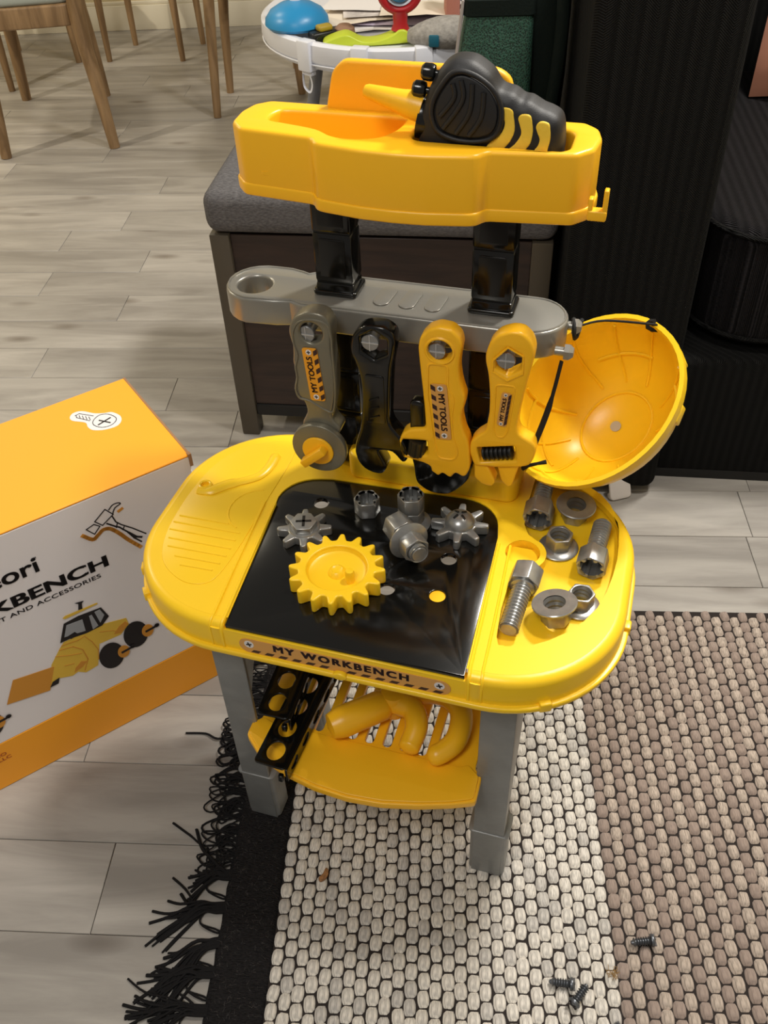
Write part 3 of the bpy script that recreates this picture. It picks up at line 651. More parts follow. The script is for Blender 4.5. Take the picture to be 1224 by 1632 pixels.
endA = Vector((-HA * 0.99, -0.004, 0.003)); endB = Vector((HA * 0.97, 0.012, 0.003))
pa = [hl(0.158, 0.203, 0.646), hl(0.152, 0.190, 0.60), hl(0.140, 0.178, 0.55), tuple(endA + Vector((0.004, 0, 0.012))), tuple(endA)]
part('chin_strap', tube(cat(pa, 5, False), [0.0022] * 5 + [0.0034] * 10 + [0.0024] * 6, 6, flatten=0.5), STRAP, hel, 'black elastic strap from the lower brim up to the rail peg')
pb = [hl(0.166, 0.246, 0.660), hl(0.19, 0.27, 0.656), tuple(endB + Vector((0.0, -0.006, 0.010))), tuple(endB)]
part('chin_strap', tube(cat(pb, 5, False), 0.0012, 6), STRAP, hel)
part('strap_loop', tube([hl(0.160 + 0.001 * i, 0.246 + 0.0095 * cos(i * 0.8), 0.657 + 0.0095 * sin(i * 0.8)) for i in range(10)], 0.0022, 6), STRAP, hel)
part('strap_loop', tube([tuple(endB + Vector((0.004 * cos(i), 0.006 * sin(i * 0.8), 0.002 - 0.002 * i))) for i in range(7)], 0.0026, 6), STRAP, hel)
part('strap_knot', tube([tuple(endA + Vector(q)) for q in ((-0.003, 0, 0.004), (0.004, -0.004, 0.007), (0.012, -0.010, 0.008), (0.020, -0.015, 0.006))], [0.0028, 0.0022, 0.0018, 0.0026], 6), STRAP, hel)

# ================================================================== GEARS, NUTS, BOLTS
def gear(r0, r1, n, tw=0.5, k=3):
    pts = []
    for i in range(n):
        a = 2 * pi * i / n; h = 2 * pi / n
        for q, r in ((-0.50, r0), (-0.34, r0 * 1.01), (-0.24, r0 + (r1 - r0) * 0.35), (-0.13, r1 * 0.97), (0, r1), (0.13, r1 * 0.97), (0.24, r0 + (r1 - r0) * 0.35), (0.34, r0 * 1.01)):
            pts.append((r * cos(a + q * h), r * sin(a + q * h)))
    return cat(pts, 2)


def onb(u, v, w): return bw(u, v, w)


g = thing('toy_gear', 'large yellow toy gear wheel lying on the black mat', 'toy gear', onb(-0.033, 0.047, 0.4457), (0, 0, BYAW + 0.2))
part('wheel', flat(gear(0.0405, 0.0505, 16), 0.019, 0, 0.0018, [circ(0, 0, 0.0315, 40)]), YEL, g)
part('dished_face', lathe([(0.0001, 0.011), (0.027, 0.011), (0.030, 0.0125), (0.0325, 0.018)], 40), YEL, g)
part('hub', lathe([(0, 0.0150), (0.004, 0.0148), (0.006, 0.0160), (0.0085, 0.0140), (0.010, 0.011)], 24), YEL, g)
part('turning_peg', tr(lathe([(0.0050, 0.010), (0.0048, 0.024), (0.0040, 0.0262), (0, 0.0270)], 18), T(0.0150, -0.0110, 0)), YEL, g)
HEX = lambda r, a=0.0: [(r * cos(a + pi / 3 * i), r * sin(a + pi / 3 * i)) for i in range(6)]
GROUPG = 'grey gear wheels on the mat'
g = thing('toy_gear', 'grey toy gear with hexagonal slotted hub, left of the mat', 'toy gear', onb(-0.090, 0.103, 0.4457), (0, 0, BYAW + 0.3), GROUPG)
part('wheel', flat(gear(0.0185, 0.0300, 8), 0.011, 0, 0.0015), GUN, g)
hb = part('hub', join(lathe([(0.018, 0.010), (0.0165, 0.0125), (0, 0.0125)], 24), flat(fil(HEX(0.0150), 0.001, 1), 0.008, 0.012, 0.0008)), GUN, g)
part('slot_cross', join(rbox(-0.0085, -0.0015, 0.0195, 0.0085, 0.0015, 0.0204), rbox(-0.0015, -0.0085, 0.0195, 0.0015, 0.0085, 0.0204)), BLKS, hb)
g = thing('toy_gear', 'grey toy gear with domed cross-slot hub, right of the mat', 'toy gear', onb(0.073, 0.152, 0.4457), (0, 0, BYAW + 0.1), GROUPG)
part('wheel', flat(gear(0.0185, 0.0315, 8), 0.012, 0, 0.0015), GUN, g)
hb = part('hub', lathe([(0.0165, 0.011)] + [(0.0165 * cos(q), 0.012 + 0.0125 * sin(q)) for q in [radians(i * 10) for i in range(9)]] + [(0, 0.0245)], 28), GUN, g)
for q in range(4):
    part('slot', tr(rbox(-0.0012, 0.003, -0.001, 0.0012, 0.0095, 0.0012, 0.0004, 1), RZ(q * pi / 2 + pi / 4) @ T(0, 0, 0.0262) @ RX(-0.42)), BLKS, hb)


def star(r0, r1, n=6, a=0.0):
    pts = []
    for i in range(n):
        b = a + 2 * pi * i / n; h = 2 * pi / n
        for q, r in ((-0.28, r1), (0.28, r1), (0.36, r0), (0.64, r0)): pts.append((r * cos(b + q * h), r * sin(b + q * h)))
    return pts


def hexhead(R=0.0150, h=0.020, r=0.0115):
    """hexagonal head with a star socket, z 0..h, socket open at the top"""
    return join(flat(fil(HEX(R), 0.0012, 1), h, 0, 0.0009, [star(r * 0.74, r)]), flat(circ(0, 0, r * 1.05, 18), 0.003, 0.0))


def flange_nut_mesh(R=0.0150, F=0.0220, h=0.022, r=0.0108):
    """flange at z=0, hexagon above"""
    hexo = flat(fil(HEX(R), 0.0010, 1), h - 0.003, 0.003, 0.0008, [circ(0, 0, r, 22)])
    flg = lathe([(r, 0.0), (F - 0.0008, 0.0), (F, 0.0008), (F, 0.0022), (F - 0.001, 0.0030), (R * 0.95, 0.0052), (r, 0.0052)], 30)
    thr = lathe([(r, 0.001), (r - 0.0012, 0.005), (r, 0.008), (r - 0.0012, 0.011), (r, 0.014), (r - 0.0012, 0.017), (r, 0.020)], 22)
    return hexo, flg, thr


def flange_nut(label, loc, rot, group, s=1.0):
    n_ = thing('flange_nut', label, 'toy nut', loc, rot, group); n_.scale = (s, s, s)
    a, b, c = flange_nut_mesh()
    part('hexagon', a, GUN, n_); part('flange', b, GUN, n_); part('thread', c, GUN, n_)
    return n_


def bolt(label, loc, rot, group, L=0.055, R=0.0162, r=0.0098, hh=0.024, s=1.0):
    """local z axis: head 0..hh with socket at z=0, shank beyond to +L"""
    b = thing('toy_bolt', label, 'toy bolt', loc, rot, group); b.scale = (s, s, s)
    part('head', tr(hexhead(R, hh, R * 0.80), T(0, 0, hh) @ RX(pi)), GUN, b)
    prof = [(0.0125, hh - 0.002), (0.0125, hh + 0.002), (r, hh + 0.003)]
    z = hh + 0.004; e = hh + L - 0.003
    while z < e: prof += [(r * 0.80, z), (r * 0.80, z + 0.0006), (r * 1.04, z + 0.0020), (r * 1.04, z + 0.0028)]; z += 0.0042
    prof += [(r * 0.88, hh + L - 0.002), (r * 0.80, hh + L), (0, hh + L)]
    part('thread', lathe(prof, 26, 25), GUN, b)
    return b


def axis_rot(d, spin=0.0):
    return (Vector(d).to_track_quat('Z', 'Y') @ RZ(spin).to_quaternion()).to_euler()


def bdir(u, v, w): return (RZ(BYAW) @ Vector((u, v, w)))


GB = 'grey toy bolts in the tabletop tray'; GN = 'grey flanged nuts in the tabletop tray'; GM = 'grey nuts and bolts on the black mat'
zf = 0.4342
b = bolt('grey toy bolt lying head away from camera at the tray front', onb(0.1565, 0.108, zf + 0.0155), axis_rot(bdir(-0.06, -1, -0.055), 0.26), GB, L=0.058, R=0.0172)
b = bolt('grey toy bolt half under the helmet rim at the tray back', onb(0.153, 0.183, zf + 0.0170), axis_rot(bdir(-0.02, 1, 0.03), 0.2), GB, L=0.062, R=0.0172)
b = bolt('grey toy bolt along the outer tray wall, socket towards the camera', onb(0.2185, 0.125, zf + 0.0158), axis_rot(bdir(0.06, 1, 0.0), 0.3), GB, L=0.048, R=0.0168)
flange_nut('grey flanged nut standing flange up at the back of the tray', onb(0.191, 0.214, zf + 0.0222), (pi + 0.06, 0.05, BYAW), GN, 1.0)
flange_nut('grey flanged nut standing flange down behind the round tray cup', onb(0.1805, 0.163, zf + 0.0002), (0, 0, BYAW + 0.35), GN, 0.98)
flange_nut('grey flanged nut standing flange down, partly hidden by another nut', onb(0.2145, 0.085, zf + 0.0003), (0, 0.0, BYAW + 0.1), GN, 0.92)
flange_nut('grey flanged nut tilted flange up at the front of the tray', onb(0.1900, 0.0620, zf + 0.0242), (pi - 0.18, -0.16, BYAW + 0.2), GN, 1.04)
zm = 0.4457
h_ = solo('hex_nut', hexhead(0.0150, 0.0205, 0.0118), GUN, 'grey hexagonal nut with star socket standing alone near the mat back', 'toy nut', onb(-0.0345, 0.156, zm), (0, 0, BYAW + 0.35), GM)
flange_nut('grey flanged nut flat on the mat under a stacked hexagonal nut', onb(0.0185, 0.150, zm), (0, 0, BYAW + 0.3), GM, 1.0)
h_ = solo('hex_nut', hexhead(0.0152, 0.0205, 0.0118), GUN, 'grey hexagonal nut with star socket stacked on a flanged nut', 'toy nut', onb(0.0185, 0.150, zm + 0.0222), (0, 0, BYAW + 0.3), GM)
ad = bdir(0.62, -0.72, 0.10); ac = onb(0.028, 0.102, zm + 0.0222)
b = bolt('grey toy bolt lying tilted through a flanged nut on the mat', tuple(ac - ad * 0.033), axis_rot(ad, 0.2), GM, L=0.037, R=0.0165)
flange_nut('grey flanged nut screwed on the tilted bolt on the mat', tuple(ac + ad * 0.001), axis_rot(ad, 0.4), GM, 1.0)

# ================================================================== THINGS ON THE LOWER SHELF
zs = 0.2238


def bar(label, loc, rot, L):
    b = thing('perforated_bar', label, 'toy bar', loc, rot, 'black perforated bars on the lower shelf')
    holes = []; n = int(L / 0.032)
    for i in range(n):
        y = 0.020 + i * 0.032; holes.append(circ(0.019, y, 0.0105, 20, 0.0125))
    part('top_plate', flat(rrect(0, 0, 0.038, L, 0.004), 0.003, 0.020, 0.0006, holes), BLK, b)
    holes = [circ(0.020 + i * 0.032, 0.0105, 0.0095, 18, 0.0065) for i in range(n)]
    part('side_plate', tr(flat(rrect(0, 0, L, 0.022, 0.002), 0.003, 0, 0.0006, holes), T(0.038, 0, 0) @ RZ(pi / 2) @ FRONT), BLK, b)
    part('end_lug', rbox(0.030, -0.004, 0.001, 0.036, 0.002, 0.012, 0.0015), BLK, b)
    return b


bar('long black perforated toy bar overhanging the front of the lower shelf', onb(-0.109, -0.068, zs + 0.0004), (0, 0, BYAW + radians(-3)), 0.20)
bar('black perforated toy bar resting on top of the longer bar', onb(-0.121, -0.022, zs + 0.0240), (0, 0, BYAW + radians(2)), 0.165)
hm = thing('toy_hammer', 'amber toy claw hammer with a thick round face on the slotted shelf', 'toy hammer', onb(0.020, 0.055, zs + 0.0195), (0, 0, BYAW))
hd = Vector((-0.066, -0.060, 0.0)).normalized(); ang_h = math.atan2(hd.y, hd.x)
part('face', tr(lathe([(0, 0.0), (0.0130, 0.0), (0.0165, 0.006), (0.0185, 0.010), (0.0190, 0.060), (0.0180, 0.066), (0.0150, 0.076), (0, 0.080)], 28), RZ(ang_h) @ RY(pi / 2) @ T(0, 0, 0.006)), YEL2, hm)
part('neck', lathe([(0, -0.019), (0.015, -0.019), (0.017, -0.012), (0.017, 0.012), (0.014, 0.017), (0, 0.018)], 20), YEL2, hm)
for pts in (((0.004, -0.004, 0.002), (0.026, -0.010, 0.004), (0.036, -0.030, 0.002), (0.034, -0.050, -0.005), (0.033, -0.060, -0.0065)),
            ((0.004, 0.006, 0.002), (0.050, 0.020, 0.006), (0.080, 0.004, 0.004), (0.084, -0.030, -0.002), (0.070, -0.052, -0.006), (0.056, -0.060, -0.0065))):
    P = cat(pts, 5, False)
    part('claw', tube(P, [0.0145 - 0.0025 * i / len(P) for i in range(len(P) - 3)] + [0.0105, 0.007, 0.002], 12), YEL2, hm)
part('handle', tr(lathe([(0, 0), (0.010, 0), (0.011, 0.004), (0.011, 0.085), (0, 0.09)], 18), RZ(radians(112)) @ RY(pi / 2) @ T(0, 0, 0.014)), BLKS, hm, 'black handle')

# ================================================================== CARTON
CA = math.atan2(0.538, 0.843)
bx = thing('cardboard_box', 'orange and white printed cardboard carton left of the workbench', 'box', (-0.2445, 0.918, 0.0), (0, 0, CA))
CW, CDp, CH = 0.56, 0.214, 0.429
part('body', rbox(-CW, 0, 0.0905, 0, CDp, CH - 0.003, 0.001, 1), CARDW, bx, 'white carton faces')
part('base_band', rbox(-CW - 0.0002, -0.0002, 0.0, 0.0002, CDp + 0.0002, 0.0905, 0.001, 1), CARDO, bx, 'orange band around the foot of the carton')
part('top_flap', rbox(-CW, 0, CH - 0.003, 0.001, CDp, CH, 0.001, 1), CARDO, bx, 'orange top of the carton')
part('edge_fold', join(rbox(0.0, 0.004, CH - 0.014, 0.0028, CDp, CH + 0.0005), rbox(-0.001, -0.0008, CH - 0.018, 0.0034, 0.005, CH + 0.0012)), CARDE, bx, 'raw brown board edge')


def pr(name, me, m, d=0.0004, parent=None, label=None):       # printed on the front face; x = -s
    return part(name, tr(me, T(0, -d, 0) @ FRONT), m, parent or bx, label)


def fl_(pts, t=0.0002): return flat([(-a / 1000, b / 1000) for a, b in pts], t)


def line_(pts, w, closed=False):
    P = [Vector((-a / 1000, b / 1000)) for a, b in pts]; out = []
    segs = list(zip(P, P[1:] + ([P[0]] if closed else []))) if closed else list(zip(P, P[1:]))
    for a, b in segs:
        d = (b - a).normalized(); n_ = Vector((-d.y, d.x)) * w / 2; a2, b2 = a - d * w * 0.4, b + d * w * 0.4
        out.append(flat([tuple(a2 + n_), tuple(b2 + n_), tuple(b2 - n_), tuple(a2 - n_)], 0.0002))
    return join(*out)


def rtext(s, right, base, cap, sx, bold, space=1.0):
    me = text(s, cap / 0.70, 0.0002, bold, 'RIGHT', space); xs = [v.co.x for v in me.vertices]; ys = [v.co.y for v in me.vertices]
    return tr(me, T(right, base, 0) @ SC(sx, 1, 1) @ T(-max(xs), -min(ys), 0))


pr('title_print', rtext('WORKBENCH', -0.136, 0.3118, 0.0180, 1.50, 0.0010, 1.02), PRINTB, label='heavy black word ending in KBENCH')
pr('subtitle_print', rtext('SET AND ACCESSORIES', -0.1505, 0.2985, 0.0066, 1.42, 0.00008, 1.05), PRINTB)
eo = rtext('eori', -0.2165, 0.351, 0.0245, 1.16, 0.0007, 1.0)
pr('logo_print', eo, PRINTB)
pr('trademark_print', rtext('TM', -0.2155, 0.3725, 0.0028, 1.0, 0.0001), PRINTB)
pr('small_print', join(rtext('RO', -0.3480, 0.0655, 0.0062, 1.25, 0.0), rtext('LLC', -0.3440, 0.0560, 0.0062, 1.25, 0.0)), PRINTR, 0.0008)
veh = pr('vehicle_print', fl_([(248.8,188.9),(231.7,210.1),(223.8,218.3),(199.9,217.7),(168.0,217.4),(137.3,208.7),(136.5,195.5),(151.3,183.2),(181.9,185.2),(193.7,147.1),(211.9,144.6),(221.1,153.2),(229.5,150.7),(246.4,158.0),(262.0,149.4)]), PRINTY, label='picture of a yellow toy loader')
pr('blade_print', fl_([(319.4,156.9),(299.4,195.0),(246.4,184.2),(263.4,144.5)]), PRINTO2, 0.0006, veh)
pr('cab_print', fl_([(228.0,219.9),(214.9,250.0),(194.4,251.9),(163.8,248.4),(157.9,226.9),(170.2,216.2),(193.0,215.6),(214.2,219.7)]), PRINTB, 0.0008, veh)
for w_ in ([(220.5,226.9),(212.5,245.7),(191.3,243.0),(192.6,220.8)], [(181.9,243.3),(178.2,243.5),(175.0,219.5),(183.2,217.0)], [(173.8,245.9),(166.3,246.1),(163.0,233.1),(171.4,222.5)]):
    pr('window_print', fl_(w_), PRINTG, 0.0010, veh)
pr('roof_print', fl_([(213.9,260.0),(209.7,262.3),(166.5,259.5),(166.3,256.8),(182.1,256.8),(211.2,256.8)]), PRINTY, 0.0008, veh)
pr('exhaust_print', fl_([(193.3,276.0),(181.3,273.3),(184.8,270.4),(186.4,261.0),(191.7,261.9),(189.0,271.9)]), PRINTB, 0.0010, veh)
pr('bracket_print', fl_([(262, 150), (256, 158), (246, 160), (250, 150)]), PRINTB, 0.0010, veh)
pr('fender_print', fl_([(150, 200), (140, 204), (137, 197), (150, 186), (160, 190)]), PRINTO2, 0.0006, veh)
pr('shade_print', fl_([(205, 165), (213, 158), (226, 155), (222, 163), (212, 170)]), PRINTO2, 0.0006, veh)
pr('panel_lines_print', join(line_([(196, 210), (190, 196), (186, 176), (190, 158)], 0.0012), line_([(240, 200), (222, 190), (208, 184)], 0.0012), line_([(228, 214), (206, 210), (196, 212)], 0.0012), line_([(176, 206), (160, 198), (152, 190)], 0.0012), line_([(234, 176), (222, 172)], 0.0012)), PRINTO2, 0.0007, veh)
pr('lever_print', fl_([(216, 226), (206, 228), (203, 222), (214, 219)]), PRINTB, 0.0013, veh)
pr('hood_line_print', line_([(232, 208), (215, 203), (205, 190), (203, 168), (212, 150)], 0.0016), PRINTO2, 0.0006, veh)
for cx, cy in ((172.2, 153.0), (132.0, 170.5), (349, 137)):
    wh = pr('wheel_print', flat(circ(-cx / 1000, cy / 1000, 0.0175, 28, 0.0255), 0.0002), PRINTB, 0.0010, veh)
    if cx > 300: cx += 6
    pr('hub_print', flat(circ(-(cx - 17) / 1000, (cy - 3) / 1000, 0.0085, 22, 0.012), 0.0002), PRINTO2, 0.0014, veh)
    pr('axle_print', join(line_([(cx - 15, cy - 3), (cx - 31, cy - 2)], 0.004), flat(circ(-(cx - 31) / 1000, (cy - 1) / 1000, 0.0038, 14), 0.0002)), PRINTB, 0.0018, veh)
hmr = pr('hammer_print', join(line_([(148.7,382.6),(138.1,385.6),(131.7,379.0),(140.9,370.4)], 0.0014, True), line_([(136.0,389.0),(119.7,400.9),(111.8,388.3),(128.3,378.6)], 0.0014, True),
     line_(cat([(115.3,397.7),(109.4,402.6),(102.4,402.6),(99.6,399.6),(107.3,397.0),(112.0,389.9)], 3, False), 0.0014),
     line_([(113.6,385.5),(111.5,375.2),(106.2,367.6),(93.7,354.2),(79.4,336.5)], 0.0018), line_([(122.5,378.3),(114, 369),(109.3,364.7),(101.4,352.4),(95.1,337.6),(87.8,326.9)], 0.0022),
     line_([(110, 373), (113, 366)], 0.0014), line_([(103, 363), (106, 358)], 0.0014), line_([(100, 350), (92, 338), (86, 334)], 0.003)), PRINTB, label='outline drawing of a claw hammer')
pr('hammer_shadow_print', join(line_(cat([(155.1,375.6),(145.0,363.6),(137.2,366.8),(129.0,371.3),(120.4,367.9),(111.6,355.1),(103.3,339.2),(90.8,318.9)], 4, False), 0.0052), line_([(104.4,389.5),(99.3,391.2)], 0.004)), PRINTO2, 0.0003, hmr)
# screw picture on the top: coordinates along the front edge (leftwards) and back


def top_pts(pts): return [(-a / 1000, b / 1000) for a, b in pts]


stk = part('screw_picture', tr(flat(cat(top_pts([(94.8,169.1),(87.8,176.2),(76.2,173.6),(63.4,157.7),(52.3,150.5),(43.8,146.5),(38.1,132.4),(41.3,120.1),(51.2,113.1),(66.6,115.2),(79.3,123.6),(82.6,134.4),(81.8,145.9),(93.9,159.9)]), 4), 0.0003), T(0, 0, CH)), PRINTW, bx, 'white patch with the drawing of a screw')


def lt(pts, w, closed=False): return tr(line_(pts, w, closed), T(0, 0, CH + 0.0004))


head = [(71.7,143.1),(60.1,150.2),(49.6,144.7),(44.5,132.3),(47.1,124.5),(56.2,119.3),(67.6,121.9),(74.4,133.0)]
part('screw_lines', join(lt(cat(head, 3), 0.0009, True), lt([(87.5,168.5),(81.3,170.0),(67.6,153.4)], 0.0009), lt([(87.5,163.6),(75.6,146.0)], 0.0009), lt([(69.2,130.3),(50.7,135.7)], 0.0022), lt([(64.6,138.9),(54.9,125.5)], 0.0022),
     *[lt([(86 - i * 3.2, 169.5 - i * 3.6), (87.5 - i * 3.2 - 0.5, 163.0 - i * 4.0)], 0.0008) for i in range(5)]), PRINTB, stk)

# ================================================================== RUG
rug = thing('woven_rug', 'cream, brown and black woven rug with a black cord fringe', 'rug', (0, 0, 0), (0, 0, RYAW))
XB0, XB1, XC, XE, Y0, Y1 = -0.2705, -0.2000, 0.2146, 0.95, -0.35, 1.0185
part('backing', rbox(XB1, Y0, 0.001, XE, Y1, 0.0055), mat('rug_backing', (34, 27, 24), 0.95), rug)
m, tt, p = nt('rug_black_wool'); p.inputs['Roughness'].default_value = 0.95; p.inputs['Specular IOR Level'].default_value = 0.1
tc = tt.nodes.new('ShaderNodeTexCoord'); mp = tt.nodes.new('ShaderNodeMapping'); mp.inputs['Scale'].default_value = (150, 420, 1); tt.links.new(tc.outputs['Object'], mp.inputs[0])
vn = tt.nodes.new('ShaderNodeTexVoronoi'); vn.inputs['Scale'].default_value = 1.6; tt.links.new(mp.outputs[0], vn.inputs[0])
bp = tt.nodes.new('ShaderNodeBump'); bp.inputs['Strength'].default_value = 0.9; bp.inputs['Distance'].default_value = 0.003; tt.links.new(vn.outputs['Distance'], bp.inputs['Height']); tt.links.new(bp.outputs[0], p.inputs['Normal'])
rr_ = tt.nodes.new('ShaderNodeValToRGB'); rr_.color_ramp.elements[0].color = lin(44, 42, 43); rr_.color_ramp.elements[1].color = lin(24, 23, 24); tt.links.new(vn.outputs['Distance'], rr_.inputs[0]); tt.links.new(rr_.outputs[0], p.inputs['Base Color'])
WOOLB = m
vv_, ff_ = [], []
nx_, ny_ = 14, 200
for j in range(ny_ + 1):
    for i in range(nx_ + 1):
        x = XB0 + (XB1 - XB0) * i / nx_ + (0.003 * noise.noise(Vector((0.3, j * 0.35, 1))) if i == 0 else 0)
        z = 0.0082 if 0 < i < nx_ else 0.003
        vv_.append((x, Y0 + (Y1 - Y0) * j / ny_, z + 0.0010 * noise.noise(Vector((i * 0.9, j * 0.8, 4)))))
for j in range(ny_):
    for i in range(nx_):
        a = j * (nx_ + 1) + i; ff_.append((a, a + 1, a + nx_ + 2, a + nx_ + 1))
part('border', pydata(vv_, ff_, 80), WOOLB, rug, 'black woollen border of the rug')
# stray fibres on the border
fv, ff_ = [], []
for i in range(900):
    x, y = random.uniform(XB0 + 0.004, XB1 - 0.004), random.uniform(0.3, 1.0); a = random.uniform(0, 2 * pi); l = random.uniform(0.003, 0.008); k = len(fv)
    d = Vector((cos(a), sin(a), 0)) * l; n_ = Vector((-sin(a), cos(a), 0)) * 0.00012
    b = Vector((x, y, 0.0088)); tip = b + d + Vector((0, 0, random.uniform(0.0005, 0.003)))
    fv += [tuple(b - n_), tuple(b + n_), tuple(tip)]; ff_.append((k, k + 1, k + 2))
part('stray_fibres', pydata(fv, ff_), mat('fibre_grey', (86, 82, 80), 0.9), rug, kind='stuff')


def yarn(name, c, dk, sc=1.0):
    m, t, p = nt(name); N = t.nodes.new; L = t.links.new
    p.inputs['Roughness'].default_value = 0.95; p.inputs['Specular IOR Level'].default_value = 0.1; p.inputs['Sheen Weight'].default_value = 0.2
    tc = N('ShaderNodeTexCoord'); mp = N('ShaderNodeMapping'); mp.inputs['Scale'].default_value = (900, 110, 300); mp.inputs['Rotation'].default_value = (0, 0, 0.12); L(tc.outputs['Object'], mp.inputs[0])
    n_ = N('ShaderNodeTexNoise'); n_.inputs['Scale'].default_value = 1.0; n_.inputs['Detail'].default_value = 3; L(mp.outputs[0], n_.inputs[0])
    r = N('ShaderNodeValToRGB'); r.color_ramp.elements[0].position = 0.32; r.color_ramp.elements[1].position = 0.6
    r.color_ramp.elements[0].color = lin(*[int(q * dk) for q in c]); r.color_ramp.elements[1].color = lin(*c); L(n_.outputs[0], r.inputs[0])
    oi = N('ShaderNodeObjectInfo'); L(r.outputs[0], p.inputs['Base Color'])
    b = N('ShaderNodeBump'); b.inputs['Strength'].default_value = 0.5; b.inputs['Distance'].default_value = 0.0008; L(n_.outputs[0], b.inputs['Height']); L(b.outputs[0], p.inputs['Normal'])
    return m


YARN = [yarn('yarn_cream', (224, 218, 208), 0.76), yarn('yarn_cream_grey', (202, 197, 190), 0.76), yarn('yarn_brown', (156, 140, 130), 0.84), yarn('yarn_brown_pale', (190, 175, 162), 0.72)]


def loop_verts(crease, w=0.0158, l=0.0204, h=0.0058, nx=6, ny=6):
    v = []; f = []
    for j in range(ny + 1):
        q = j / ny * 2 - 1; wd_ = w / 2 * (0.66 + 0.34 * (1 - abs(q) ** 2.6)) * 0.97
        for i in range(nx + 1):
            s = i / nx * 2 - 1
            z = h * max(0.0, (1 - abs(s) ** 2.8)) ** 0.6 * max(0.0, (1 - abs(q) ** 5)) ** 0.6
            if crease and i == nx // 2 and 0 < j < ny: z -= 0.0016
            v.append((s * wd_, q * l / 2 * 0.97, z))
    for j in range(ny):
        for i in range(nx):
            a = j * (nx + 1) + i; f.append((a, a + 1, a + nx + 2, a + nx + 1))
    return v, f


LV = {True: loop_verts(True), False: loop_verts(False)}
cells = []
i = 0; x = XB1 + 0.0073
while x < XE - 0.005:
    y = Y1 - 0.010 - (0.0104 if i % 2 else 0)
    while y > 0.22:
        brown = x > XC
        jx, jy = random.gauss(0, 0.0004), random.gauss(0, 0.0005)
        if brown: mi = 2 if i % 2 == 0 else 3
        else: mi = 1 if random.random() < 0.22 else 0
        cells.append((x + jx, y + jy, mi, random.gauss(0, 0.06), random.uniform(0.93, 1.04)))
        y -= 0.0207
    i += 1; x += 0.0148
# the 300 loops that show largest (nearest the camera, inside the frame) are parts of their own
cells_sorted = sorted(cells, key=lambda c: (c[1] < 0.385) * 10 + abs(c[1] - 0.385) + (0 if -0.2 < c[0] < 0.36 + (c[1] - 0.385) * 0.5 else 5))
near = cells_sorted[:296]; rest = cells_sorted[296:]
proto = {}
for mi in range(4):
    vq, fq = LV[mi < 2]; me = pydata(vq, fq, 80); me.materials.append(YARN[mi]); me.name = 'woven_loop'; proto[mi] = me
STUFF_LOOPS = rest

# ------------------------------------------------------------------ fringe
CORD = mat('fringe_black_yarn', (26, 25, 26), 0.9, bump=0.3, scale=500, spec=0.15)


def strand(pts, r=0.0014): return tube(cat(pts, 4, False), r, 5)


ys = [1.00, 0.965, 0.93, 0.895, 0.86, 0.825, 0.79, 0.755, 0.722, 0.692, 0.664, 0.636, 0.607, 0.578]
for yy in ys:           # looped cords
    st = []
    for k in range(random.randint(7, 9)):
        y0 = yy + random.uniform(-0.013, 0.013); y2 = y0 + random.uniform(-0.016, 0.008)
        out = random.uniform(0.018, 0.052); sw = random.uniform(-0.020, 0.012); bz = random.uniform(0.0016, 0.010)
        st.append(strand([(XB0 + 0.004, y0, 0.005), (XB0 - out * 0.45, y0 + 0.006 + sw * 0.3, bz), (XB0 - out, y0 + sw, bz * 0.7 + 0.001), (XB0 - out * 0.8, y0 + sw - 0.012, bz), (XB0 - out * 0.35, y2 + sw * 0.4 - 0.004, bz * 0.8 + 0.001), (XB0 + 0.003, y2, 0.004)], random.uniform(0.0011, 0.0016)))
    part('tassel', join(*st, ang=60), CORD, rug)
for yy, ln, dy in ((0.550, 0.055, -0.012), (0.507, 0.088, -0.036), (0.464, 0.072, -0.060), (0.428, 0.085, -0.018), (0.386, 0.098, -0.012), (0.340, 0.08, -0.03), (0.300, 0.08, -0.02)):   # untwisted tassels
    st = []
    for k in range(19):
        l = ln * random.uniform(0.55, 1.05); sp = random.gauss(0, 0.014); y0 = yy + random.uniform(-0.006, 0.006)
        mid = (XB0 - l * 0.40, y0 + dy * 0.25 + sp * 0.25 + 0.004, random.uniform(0.004, 0.012))
        st.append(strand([(XB0 + 0.004, y0, 0.006), (XB0 - l * 0.15, y0 + dy * 0.05, 0.007), mid, (XB0 - l * 0.75, y0 + dy * 0.65 + sp, random.uniform(0.002, 0.007)), (XB0 - l, y0 + dy + sp * 1.9, 0.0016)], random.uniform(0.0013, 0.0023)))
    for k in range(2):
        y0 = yy - 0.012
        st.append(strand([(XB0 + 0.003, yy, 0.004), (XB0 - 0.022, yy - 0.006, 0.005), (XB0 - 0.026, yy - 0.020, 0.004), (XB0 - 0.006, yy - 0.026 - k * 0.004, 0.003), (XB0 + 0.003, yy - 0.03, 0.003)], 0.0013))
    part('tassel', join(*st, ang=60), CORD, rug)
for pts in (((XB0, 0.78, 0.004), (-0.295, 0.765, 0.003), (-0.325, 0.757, 0.003), (-0.345, 0.766, 0.0018), (-0.375, 0.766, 0.0018)), ((XB0, 0.60, 0.004), (-0.310, 0.590, 0.003), (-0.335, 0.605, 0.002), (-0.362, 0.622, 0.002)), ((XB0, 0.51, 0.006), (-0.30, 0.505, 0.006), (-0.325, 0.53, 0.003), (-0.345, 0.545, 0.002))):
    part('stray_cord', tube(cat(pts, 4, False), [0.0014] * 8 + [0.0017] * (len(cat(pts, 4, False)) - 8), 5), CORD, rug)

